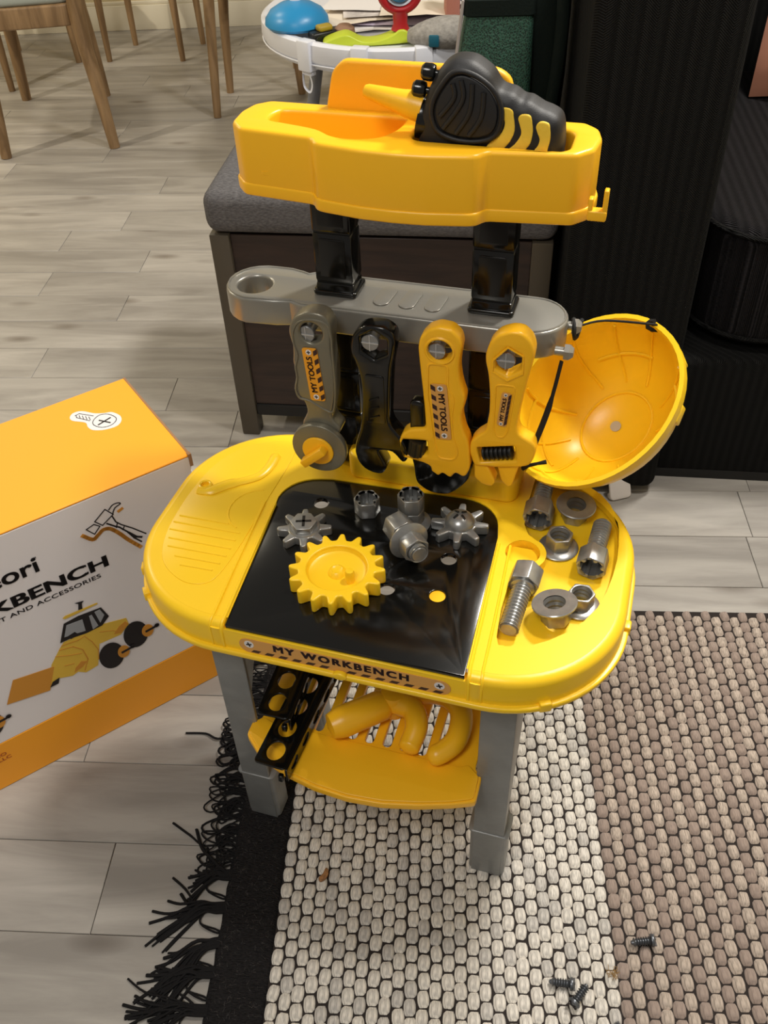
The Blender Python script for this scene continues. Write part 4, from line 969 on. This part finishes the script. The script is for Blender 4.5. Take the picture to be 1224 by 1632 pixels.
# ================================================================== SMALL SCREWS AND CRUMBS ON THE RUG
def small_screw(label, loc, d, spin=0.0):
    s = thing('small_screw', label, 'screw', loc, axis_rot(d, spin), 'small dark screws on the rug')
    prof = [(0.0038, 0.004)]
    z = 0.005
    while z < 0.024: prof += [(0.0034, z), (0.0054, z + 0.0012), (0.0034, z + 0.0024)]; z += 0.0030
    prof += [(0.0032, 0.0245), (0.0022, 0.028), (0, 0.029)]
    part('thread', lathe(prof, 18, 25), SCREWD, s)
    hd_ = part('head', lathe([(0, -0.0012), (0.004, -0.0008), (0.0072, 0.001), (0.0076, 0.0022), (0.0070, 0.0042), (0.0036, 0.0050)], 20), SCREWD, s)
    part('slot', join(rbox(-0.0072, -0.0009, -0.0016, 0.0072, 0.0009, 0.0004), rbox(-0.0009, -0.0045, -0.0016, 0.0009, 0.0045, 0.0001)), PRINTB, hd_)
    return s


zr = 0.0165
small_screw('dark screw lying alone on the brown stripe of the rug', (0.3015, 0.4590, zr), (-1, -0.05, -0.03))
small_screw('dark screw on the cream stripe, thread pointing left, under its twin', (0.1960, 0.4130, zr), (-1, 0.18, -0.04))
small_screw('dark screw with slotted head towards the camera, leaning on its twin', (0.1905, 0.3900, zr + 0.003), (0.72, 0.72, 0.10), 0.9)
small_screw('dark screw at the bottom edge of the picture, mostly out of view', (0.2400, 0.3640, zr), (-0.9, -0.3, -0.02))
cr = flat(cat(mm([(0, 0), (5, 2), (9, 9), (8, 17), (4, 19), (2, 11), (-2, 5)]), 3), 0.003, 0, 0.0012)
solo('crumb', cr, mat('crumb_brown', (142, 100, 60), 0.7, var=0.4, vscale=300), 'small brown dry flake lying on the cream loops of the rug', 'crumb', (-0.1045, 0.552, 0.0128), (0, 0, -0.2))
fz = []
for i in range(40):
    a = random.uniform(0, 2 * pi); l = random.uniform(0.003, 0.007); c_ = Vector((random.gauss(0, 0.003), random.gauss(0, 0.003), 0.001))
    fz.append(tube([c_, c_ + Vector((cos(a) * l * 0.5, sin(a) * l * 0.5, 0.002)), c_ + Vector((cos(a) * l, sin(a) * l, 0.0))], 0.0003, 4))
solo('fluff', join(*fz, ang=60), mat('fluff_brown', (150, 118, 70), 0.9), 'tuft of yellowish brown fluff on the rug between the stripes', 'fluff', (0.2440, 0.4240, 0.0125))
solo('plastic_piece', join(tr(flat(rrect(-0.021, -0.0, 0.021, 0.040, 0.008), 0.006, 0, 0.002), T(0, 0, 0) @ FRONT), tr(flat(rrect(-0.019, 0.0, 0.019, 0.012, 0.003), 0.012, -0.012, 0.002), FRONT)), WHT2, 'small white plastic piece on the floor by the sofa behind the workbench', 'plastic piece', (0.440, 1.268, 0.0), (radians(-25), 0, 0.25))

# ================================================================== OTTOMAN BENCH
OA = math.atan2(-0.092, 0.589)
FRM = mat('bench_frame_taupe', (76, 69, 58), 0.45, 0.1)
WAL = wood_mat('walnut_dark', (34, 24, 21), (52, 37, 31), axis=(2, 18, 18), rough=0.5, tone=0.02)
DARK = mat('black_board', (18, 17, 16), 0.7)
ot = thing('storage_bench', 'walnut storage bench with taupe legs and grey cushion behind the workbench', 'bench', (-0.283, 1.517, 0.0), (0, 0, OA))
OW, OD = 0.598, 0.38
for x in (0, OW - 0.040):
    for yy in (0, OD - 0.036):
        part('leg', rbox(x, yy, 0, x + 0.036, yy + 0.036, 0.438, 0.003, 2), FRM, ot)
for i in range(1):
    part('front_panel', rbox(0.036, 0.008, 0.075, OW - 0.04, 0.022, 0.436, 0.001, 1), WAL, ot)
part('back_panel', rbox(0.036, OD - 0.022, 0.075, OW - 0.04, OD - 0.008, 0.436), WAL, ot)
for x in (0.004, OW - 0.018): part('side_panel', rbox(x, 0.036, 0.075, x + 0.014, OD - 0.036, 0.436), WAL, ot)
part('bottom_rail', rbox(0.036, 0.004, 0.048, OW - 0.04, OD - 0.004, 0.074, 0.002, 1), DARK, ot)
CUSH = mat('grey_melange', (98, 96, 97), 0.95, bump=0.5, scale=420, stretch=(1, 3, 3), var=0.35, vscale=160, spec=0.1)
cs = rbox(-0.004, -0.006, 0.4385, OW + 0.002, OD + 0.004, 0.515, 0.024, 5)
for v_ in cs.vertices:
    if v_.co.z > 0.47:
        a = (v_.co.x / OW - 0.5) * 2; b = ((v_.co.y) / OD - 0.5) * 2
        v_.co.z += 0.006 * (1 - min(1, a * a)) * (1 - min(1, b * b))
part('cushion', cs, CUSH, ot)

# ================================================================== SOFA
SA = radians(-8.5)
SOF = weave_mat('sofa_herringbone', (11, 11, 11), (31, 31, 30), 62, 300, strength=0.9, dist=0.0025)
SOFS = weave_mat('sofa_seat_weave', (15, 14, 15), (40, 38, 40), 62, 300, strength=0.9, dist=0.0025, swap=True)
sf = thing('sofa', 'black herringbone fabric sofa with a tall arm on the right', 'sofa', (0.300, 1.300, 0.0), (0, 0, SA))
am = rbox(0.0, 0.0, 0.012, 0.205, 1.08, 0.93, 0.022, 4)
part('arm', am, SOF, sf)
part('base', rbox(0.205, 0.06, 0.012, 1.50, 1.0, 0.262, 0.012, 3), SOF, sf)
part('plinth', rbox(0.03, 0.06, 0.0, 1.48, 0.9, 0.02), DARK, sf)
ct = join(tr(flat(rrect(0.232, 0.088, 1.02, 0.90, 0.12, 10), 0.210, 0.268, 0.028, res=6), Matrix.Identity(4)), ang=60)
sc_ = part('seat_cushion', ct, SOFS, sf)
for z in (0.287, 0.466):
    part('piping', tube([(x, y, z) for x, y in rrect(0.2315, 0.0875, 1.0205, 0.9005, 0.1205, 10)], 0.0042, 6, True), SOF, sc_)
part('back_rest', rbox(0.207, 0.93, 0.264, 1.50, 1.08, 0.95, 0.05, 5), SOF, sf)
# pillow
PK = mat('pillow_terracotta', (206, 140, 112), 0.9, bump=0.35, scale=14, sheen=0.2, var=0.08, vscale=10)
rings = []
n = 12; v_ = []; f_ = []
for side in (1, -1):
    base = len(v_)
    for j in range(n + 1):
        for i in range(n + 1):
            a, b = i / n * 2 - 1, j / n * 2 - 1
            hgt = 0.075 * ((1 - a ** 4) * (1 - b ** 4)) ** 0.6
            pin = 1 - 0.06 * (1 - abs(a)) * (abs(b)) - 0.06 * (1 - abs(b)) * abs(a)
            wr_ = 0.006 * noise.noise(Vector((a * 3, b * 5, side)))
            v_.append((a * 0.22 * pin, side * (hgt + wr_ * (hgt > 0.01)), b * 0.22 * pin))
    for j in range(n):
        for i in range(n):
            q = base + j * (n + 1) + i; f_.append((q, q + 1, q + n + 2, q + n + 1))
pme = pydata(v_, f_, 80)
solo('throw_pillow', pme, PK, 'terracotta pink throw pillow leaning on the sofa back at top right', 'pillow', (1.010, 1.945, 0.695), (radians(-14), 0, radians(-12)))

# ================================================================== BACKPACK
BG = mat('bag_dark_green', (14, 24, 20), 0.8, bump=0.3, scale=300, spec=0.2)
mB, tB, pB = nt('bag_mesh_green'); pB.inputs['Roughness'].default_value = 0.7
tcB = tB.nodes.new('ShaderNodeTexCoord'); mpB = tB.nodes.new('ShaderNodeMapping'); mpB.inputs['Scale'].default_value = (420, 420, 300); tB.links.new(tcB.outputs['Object'], mpB.inputs[0])
vB = tB.nodes.new('ShaderNodeTexVoronoi'); vB.inputs['Scale'].default_value = 1.0; tB.links.new(mpB.outputs[0], vB.inputs[0])
rB = tB.nodes.new('ShaderNodeValToRGB'); rB.color_ramp.elements[0].color = lin(6, 14, 11); rB.color_ramp.elements[1].color = lin(44, 84, 68); rB.color_ramp.elements[0].position = 0.15; rB.color_ramp.elements[1].position = 0.6
tB.links.new(vB.outputs['Distance'], rB.inputs[0]); tB.links.new(rB.outputs[0], pB.inputs['Base Color'])
bpB = tB.nodes.new('ShaderNodeBump'); bpB.inputs['Strength'].default_value = 0.6; bpB.inputs['Distance'].default_value = 0.002; tB.links.new(vB.outputs['Distance'], bpB.inputs['Height']); tB.links.new(bpB.outputs[0], pB.inputs['Normal'])
bk = thing('backpack', 'dark green backpack with a mesh side pocket standing on the bench cushion', 'backpack', (0.158, 1.622, 0.5185), (0, 0, radians(-4)))
br = []
for z, sx, sy, ox in ((0.0, 0.080, 0.085, 0.078), (0.012, 0.094, 0.098, 0.078), (0.12, 0.098, 0.10, 0.080), (0.22, 0.092, 0.095, 0.086), (0.32, 0.082, 0.085, 0.092), (0.40, 0.060, 0.065, 0.095), (0.425, 0.03, 0.035, 0.095)):
    br.append([(ox + 0.014 + x * 0.9, 0.10 + y, z) for x, y in rrect(-sx, -sy, sx, sy, min(sx, sy) * 0.5, 6)])
part('body', loft(br, ang=50), BG, bk)
pk = []
for z, x0, x1, d in ((0.0, -0.014, 0.116, 0.006), (0.05, -0.014, 0.120, 0.022), (0.14, -0.002, 0.119, 0.024), (0.215, 0.008, 0.118, 0.016), (0.245, 0.012, 0.117, 0.012)):
    pk.append([(x, y, z) for x, y in rrect(x0, -d, x1, 0.05, 0.012, 5)])
pp = part('mesh_pocket', loft(pk, ang=50), mB, bk, 'green mesh side pocket')
part('pocket_band', loft([[(x, y, z) for x, y in rrect(0.008 - e, -0.0155 - e, 0.118 + e, 0.05, 0.013, 5)] for z, e in ((0.222, 0.0), (0.224, 0.0025), (0.246, 0.0018), (0.248, 0.0))], ang=40), BG, pp)
part('edge_trim', tube(cat([(-0.016, -0.004, 0.0), (-0.018, -0.010, 0.06), (-0.006, -0.010, 0.15), (0.005, -0.008, 0.245)], 5, False), 0.0028, 6), mat('trim_pale', (168, 160, 156), 0.6), bk, 'pale trim along the pocket edge')
part('shoulder_strap', tube(cat([(0.150, -0.002, 0.33), (0.162, -0.012, 0.24), (0.160, -0.014, 0.14), (0.150, -0.006, 0.03)], 5, False), 0.010, 8, flatten=0.5), BG, bk)

# ================================================================== ACTIVITY TABLE AND TOYS
AC = Vector((0.112, 2.862, 0)); AR = 0.392; AZ = 0.450
at = thing('activity_table', 'white round baby activity table cluttered with toys and papers, top centre', 'activity table', AC)
part('tray', tr(lathe([(0, 0.430), (AR - 0.045, 0.430), (AR - 0.030, 0.446), (AR - 0.010, 0.450), (AR, 0.444), (AR + 0.002, 0.41), (AR - 0.012, 0.384), (AR - 0.030, 0.378), (AR - 0.06, 0.385), (0, 0.39)], 64), Matrix.Identity(4)), WHT, at)
part('rim_groove', tr(lathe([(AR - 0.0005, 0.399), (AR + 0.002, 0.3975), (AR + 0.001, 0.395), (AR - 0.004, 0.3945)], 64), Matrix.Identity(4)), WHT, at)
for adeg in (228, 252, 276):
    a = radians(adeg); M = T(AR * cos(a), AR * sin(a), 0) @ RZ(a)
    cl = part('strap_clip', tr(join(rbox(-0.024, -0.022, 0.378, 0.0085, 0.022, 0.4525, 0.004, 2), rbox(-0.02, -0.018, 0.366, 0.000, 0.018, 0.38, 0.004, 2)), M), WHT, at)
    part('hanging_strap', tr(tube(cat([(0.0, -0.012, 0.37), (0.003, -0.008, 0.34), (-0.004, 0.004, 0.325), (-0.006, 0.012, 0.345), (-0.002, 0.010, 0.37)], 4, False), 0.004, 6, flatten=0.4), M), WHT, cl)
GLEG = mat('leg_grey', (120, 122, 128), 0.4)
for adeg in (118, 225, 332):
    a = radians(adeg)
    lg = part('leg', tube([(0.33 * cos(a), 0.33 * sin(a), 0.385), (0.40 * cos(a) - 0.02, 0.40 * sin(a) + 0.10 * (adeg == 225), 0.02)], 0.017, 14), GLEG, at)
    part('foot', tr(lathe([(0, 0), (0.045, 0), (0.05, 0.008), (0.045, 0.02), (0.02, 0.028), (0, 0.028)], 24), T(0.40 * cos(a) - 0.02, 0.40 * sin(a) + 0.10 * (adeg == 225), 0.0)), WHT, lg)
TZ = 0.4302
BLU = mat('toy_blue', (38, 140, 196), 0.35); LIME = mat('toy_lime', (190, 206, 52), 0.4); RED = mat('toy_red', (170, 32, 36), 0.35); ORG = mat('toy_orange', (222, 108, 48), 0.45)
TEAL = mat('toy_teal', (20, 92, 112), 0.5); TAUPE = mat('toy_taupe', (146, 112, 88), 0.7); GFEL = mat('grey_plush', (150, 146, 140), 0.95, bump=0.8, scale=160, var=0.2, vscale=80)
bt_ = thing('dome_toy', 'blue dome toy with a white post on the left rim of the activity table', 'toy', (-0.172, 2.716, TZ + 0.0200))
part('dome', lathe([(0, 0.0), (0.078, 0.0), (0.086, 0.008), (0.084, 0.022), (0.070, 0.040), (0.045, 0.054), (0.020, 0.060), (0, 0.061)], 32), BLU, bt_)
part('post', tr(lathe([(0.016, 0.05), (0.014, 0.09), (0.012, 0.16), (0, 0.165)], 16), T(0.0, 0.01, 0)), WHT, bt_)
rt_ = thing('rattle_ring', 'red ring toy with a blue ball on a lime green base at the table front', 'toy', (0.050, 2.597, TZ + 0.0012))
part('base', tr(flat(cat([(-0.150, -0.006), (-0.146, 0.004), (-0.11, 0.016), (-0.085, 0.018), (-0.05, 0.002), (-0.01, 0.002), (0.03, 0.014), (0.045, 0.024), (0.060, 0.024), (0.075, 0.014), (0.100, 0.008), (0.104, -0.002), (0.08, -0.006), (-0.02, -0.010), (-0.12, -0.008)], 4), 0.055, -0.0275, 0.004), T(0, 0, 0.0105) @ FRONT), LIME, rt_)
part('ring', tr(flat(circ(0, 0, 0.060, 36), 0.030, -0.015, 0.008, [circ(0, 0, 0.040, 32)]), T(0.050, 0, 0.125) @ FRONT), RED, rt_)
part('stalk', tr(lathe([(0.024, 0.030), (0.018, 0.045), (0.020, 0.070), (0.022, 0.075)], 18), T(0.050, 0, 0)), RED, rt_)
part('side_knob', tr(lathe([(0, 0), (0.016, 0), (0.019, 0.010), (0.016, 0.02), (0, 0.022)], 18), T(-0.008, 0, 0.150) @ RY(-pi / 2 + 0.5)), RED, rt_)
part('white_ring', tr(flat(circ(0, 0, 0.0395, 32), 0.026, -0.013, 0.004, [circ(0, 0, 0.034, 28)]), T(0.050, 0, 0.125) @ FRONT), WHT, rt_)
bl = part('ball', tr(lathe([(0.032 * sin(q), -0.032 * cos(q)) for q in [radians(i * 12) for i in range(16)]], 24), T(0.050, 0, 0.125)), BLU, rt_, 'blue ball with a lime band')
part('band', tr(lathe([(0.0325 * cos(q), 0.0325 * sin(q)) for q in [radians(-40 + i * 5) for i in range(6)]], 24), T(0.050, 0, 0.125)), LIME, bl)
PAP = [mat('paper_white', (232, 228, 226), 0.8), mat('paper_lilac', (196, 184, 206), 0.8), mat('paper_cream', (236, 224, 206), 0.8), mat('paper_drawing', (222, 214, 208), 0.8, var=0.3, vscale=25)]
for k, (x, y, sx, sy, r, m_, lb) in enumerate(((0.06, 2.80, 0.15, 0.105, 0.1, 0, 'white paper sheet at the bottom of the pile'), (0.09, 2.82, 0.15, 0.105, -0.15, 1, 'lilac tinted paper sheet second from the bottom'), (0.03, 2.84, 0.14, 0.10, 0.28, 2, 'cream paper sheet in the middle of the pile'), (0.10, 2.86, 0.15, 0.10, 0.02, 3, 'paper sheet with a coloured drawing near the pile top'), (0.05, 2.89, 0.14, 0.10, -0.25, 0, 'white paper sheet on top of the pile'), (0.155, 2.75, 0.10, 0.07, -0.1, 2, 'cream paper sheet at the right front of the pile'))):
    v_ = []; f_ = []
    for j in range(7):
        for i in range(9):
            a, b = i / 8 * 2 - 1, j / 6 * 2 - 1
            v_.append((a * sx, b * sy, 0.006 * k + 0.0015 + 0.0035 * (1 + noise.noise(Vector((a * 2, b * 2, k * 5))))))
    for j in range(6):
        for i in range(8): q = j * 9 + i; f_.append((q, q + 1, q + 10, q + 9))
    me = pydata(v_, f_, 80)
    solo('paper_sheet', me, PAP[m_], lb + ' on the activity table', 'paper', (x, y, TZ + 0.0002 + (0.006 if k == 5 else 0)), (0, 0, r), 'papers on the activity table')
solo('wooden_peg', lathe([(0, 0), (0.024, 0), (0.028, 0.01), (0.026, 0.026), (0.016, 0.034), (0, 0.035)], 20), TAUPE, 'small taupe knob toy in front of the paper pile', 'toy', (-0.045, 2.655, TZ), (0, 0, 0))
bt2 = thing('toy_vehicle', 'small dark toy car with yellow trim beside the blue dome', 'toy car', (-0.100, 2.640, TZ), (0, 0, 0.5))
part('body', rbox(-0.04, -0.018, 0.008, 0.04, 0.018, 0.026, 0.006, 3), BLKS, bt2); part('cabin', rbox(-0.018, -0.015, 0.025, 0.022, 0.015, 0.040, 0.006, 3), mat('toy_mustard', (168, 142, 40), 0.5), bt2)
for x in (-0.024, 0.024):
    for y in (-0.018, 0.018): part('wheel', tr(lathe([(0, -0.004), (0.009, -0.004), (0.010, 0), (0.009, 0.004), (0, 0.004)], 14), T(x, y, 0.010) @ RX(pi / 2)), BLKS, bt2)
solo('orange_block', rbox(-0.032, -0.03, 0, 0.032, 0.03, 0.042, 0.012, 4), ORG, 'orange rounded toy block at the right of the paper pile', 'toy block', (0.232, 2.575, TZ), (0, 0, 0.2))
cn = thing('toy_canister', 'upright brown and blue ribbed toy canister behind the orange block', 'toy', (0.255, 2.700, TZ))
part('panel', rbox(-0.032, -0.035, 0, 0.006, 0.035, 0.16, 0.006, 2), mat('toy_dusty_pink', (176, 116, 98), 0.6), cn)
rp_ = [(0.0001, 0.0)]
for i in range(8): z = 0.002 + i * 0.02; rp_ += [(0.030, z), (0.036, z + 0.006), (0.036, z + 0.012), (0.030, z + 0.018)]
rp_.append((0.0001, 0.162))
part('ribbed_tube', tr(lathe(rp_, 24), T(0.044, 0.0, 0)), BLU, cn)
# grey plush toy with teal ear lying on the bench cushion edge
gp = thing('plush_toy', 'grey plush toy with a teal tag lying at the table rim behind the drill', 'plush toy', (0.200, 2.512, TZ + 0.0040), (0, 0, -0.2)); gp.scale = (0.85, 0.85, 0.85)
pr_ = []
for k in range(9):
    q = k / 8; r_ = 0.060 * (sin(pi * (0.06 + 0.88 * q))) ** 0.6
    pr_.append([(-0.10 + 0.22 * q, r_ * cos(2 * pi * j / 16), 0.035 + 0.02 * q + r_ * 0.75 * sin(2 * pi * j / 16)) for j in range(16)])
part('body', loft(pr_, ang=60), GFEL, gp)
part('tag', rbox(-0.030, -0.066, 0.022, 0.000, -0.058, 0.055, 0.004, 2), TEAL, gp, 'teal tag')

# ================================================================== DINING CHAIRS
OAK = wood_mat('chair_oak', (116, 90, 60), (156, 126, 90), axis=(10, 10, 1.2), rough=0.45, tone=0.04)
SEATF = mat('seat_sage_fabric', (160, 166, 158), 0.9, bump=0.3, scale=300)


def chair(label, feet, seat_z, back, lean=0.05, group='oak dining chairs in the background', r0=0.0135, r1=0.021):
    """feet: four floor points round the seat; back: indices of the two back legs"""
    c = sum((Vector((x, y, 0)) for x, y in feet), Vector()) / 4
    ch = thing('dining_chair', label, 'chair', tuple(c), (0, 0, 0), group)
    P = [Vector((x, y, 0)) - c for x, y in feet]
    tops = []
    for i, q in enumerate(P):
        tp = q * (1 - lean * 2.0); tp.z = seat_z - 0.02
        pts = [tuple(q), tuple(q.lerp(tp, 0.5)), tuple(tp)]; rad = [r0, (r0 + r1) / 2, r1]
        if i in back:
            b = tp + (q - sum((P[j] for j in range(4) if j not in back), Vector()) / 2).normalized() * 0.05; b.z = 0.80
            pts.append(tuple(b)); rad.append(r0)
        part('leg', tube(cat(pts, 4, False), [rad[min(int(j / 4), len(rad) - 1)] + (rad[min(int(j / 4) + 1, len(rad) - 1)] - rad[min(int(j / 4), len(rad) - 1)]) * (j % 4) / 4 for j in range(4 * (len(pts) - 1) + 1)], 12), OAK, ch)
        tops.append(tp)
    out = fil([(t_.x * 1.06, t_.y * 1.06) for t_ in tops], 0.07, 6)
    part('seat_frame', flat(out, 0.062, seat_z - 0.062, 0.006), OAK, ch)
    part('seat_pad', flat([(x * 0.97, y * 0.97) for x, y in out], 0.036, seat_z - 0.001, 0.014, res=4), SEATF, ch)
    bs = [tops[i] + (P[i] - sum((P[j] for j in range(4) if j not in back), Vector()) / 2).normalized() * 0.045 for i in back]
    part('back_rail', tube(cat([(bs[0].x, bs[0].y, 0.74), tuple(((bs[0] + bs[1]) / 2 + (bs[0] + bs[1]).normalized() * 0.05).xy) + (0.75,), (bs[1].x, bs[1].y, 0.74)], 6, False), 0.016, 10), OAK, ch)
    return ch


chair('oak dining chair with sage seat pad, nearest at the top left corner', [(-0.841, 3.118), (-0.970, 3.640), (-1.267, 3.635), (-1.190, 3.070)], 0.430, (0, 1), 0.07, r0=0.0175, r1=0.026)
chair('oak dining chair by the back wall, its four legs showing left of centre', [(-1.033, 4.051), (-0.729, 4.015), (-0.672, 4.235), (-0.962, 4.262)], 0.44, (2, 3), 0.02, r0=0.011, r1=0.019)
chair('oak dining chair at top centre, left of the activity table', [(-0.522, 3.355), (-0.230, 3.560), (-0.262, 3.86), (-0.500, 3.610)], 0.44, (2, 3), 0.09, r0=0.013, r1=0.020)
chair('oak dining chair at the left picture edge, behind the nearest chair', [(-1.349, 3.740), (-1.160, 4.060), (-1.46, 4.26), (-1.66, 3.93)], 0.44, (2, 3), 0.03, r0=0.012, r1=0.019)

# ================================================================== RUG LOOPS LAST
for k, (x, y, mi, a, s) in enumerate(near):
    o = bpy.data.objects.new('woven_loop', proto[mi]); COL.objects.link(o); o.parent = rug
    o.location = (x, y, 0.0050); o.rotation_euler = (0, 0, a); o.scale = (s, 1, 1)
v_, f_, mi_ = [], [], []
for (x, y, mi, a, s) in STUFF_LOOPS:
    V, Fq = LV[mi < 2]; b = len(v_); ca, sa = cos(a), sin(a)
    v_ += [(x + (p[0] * ca - p[1] * sa) * s, y + (p[0] * sa + p[1] * ca), 0.005 + p[2]) for p in V]
    f_ += [tuple(b + q for q in fc) for fc in Fq]; mi_ += [mi] * len(Fq)
me = bpy.data.meshes.new('woven_loops'); me.from_pydata(v_, [], f_); me.update()
for q in YARN: me.materials.append(q)
me.polygons.foreach_set('material_index', mi_); me.shade_smooth()
part('woven_weave', me, None, rug, kind='stuff')
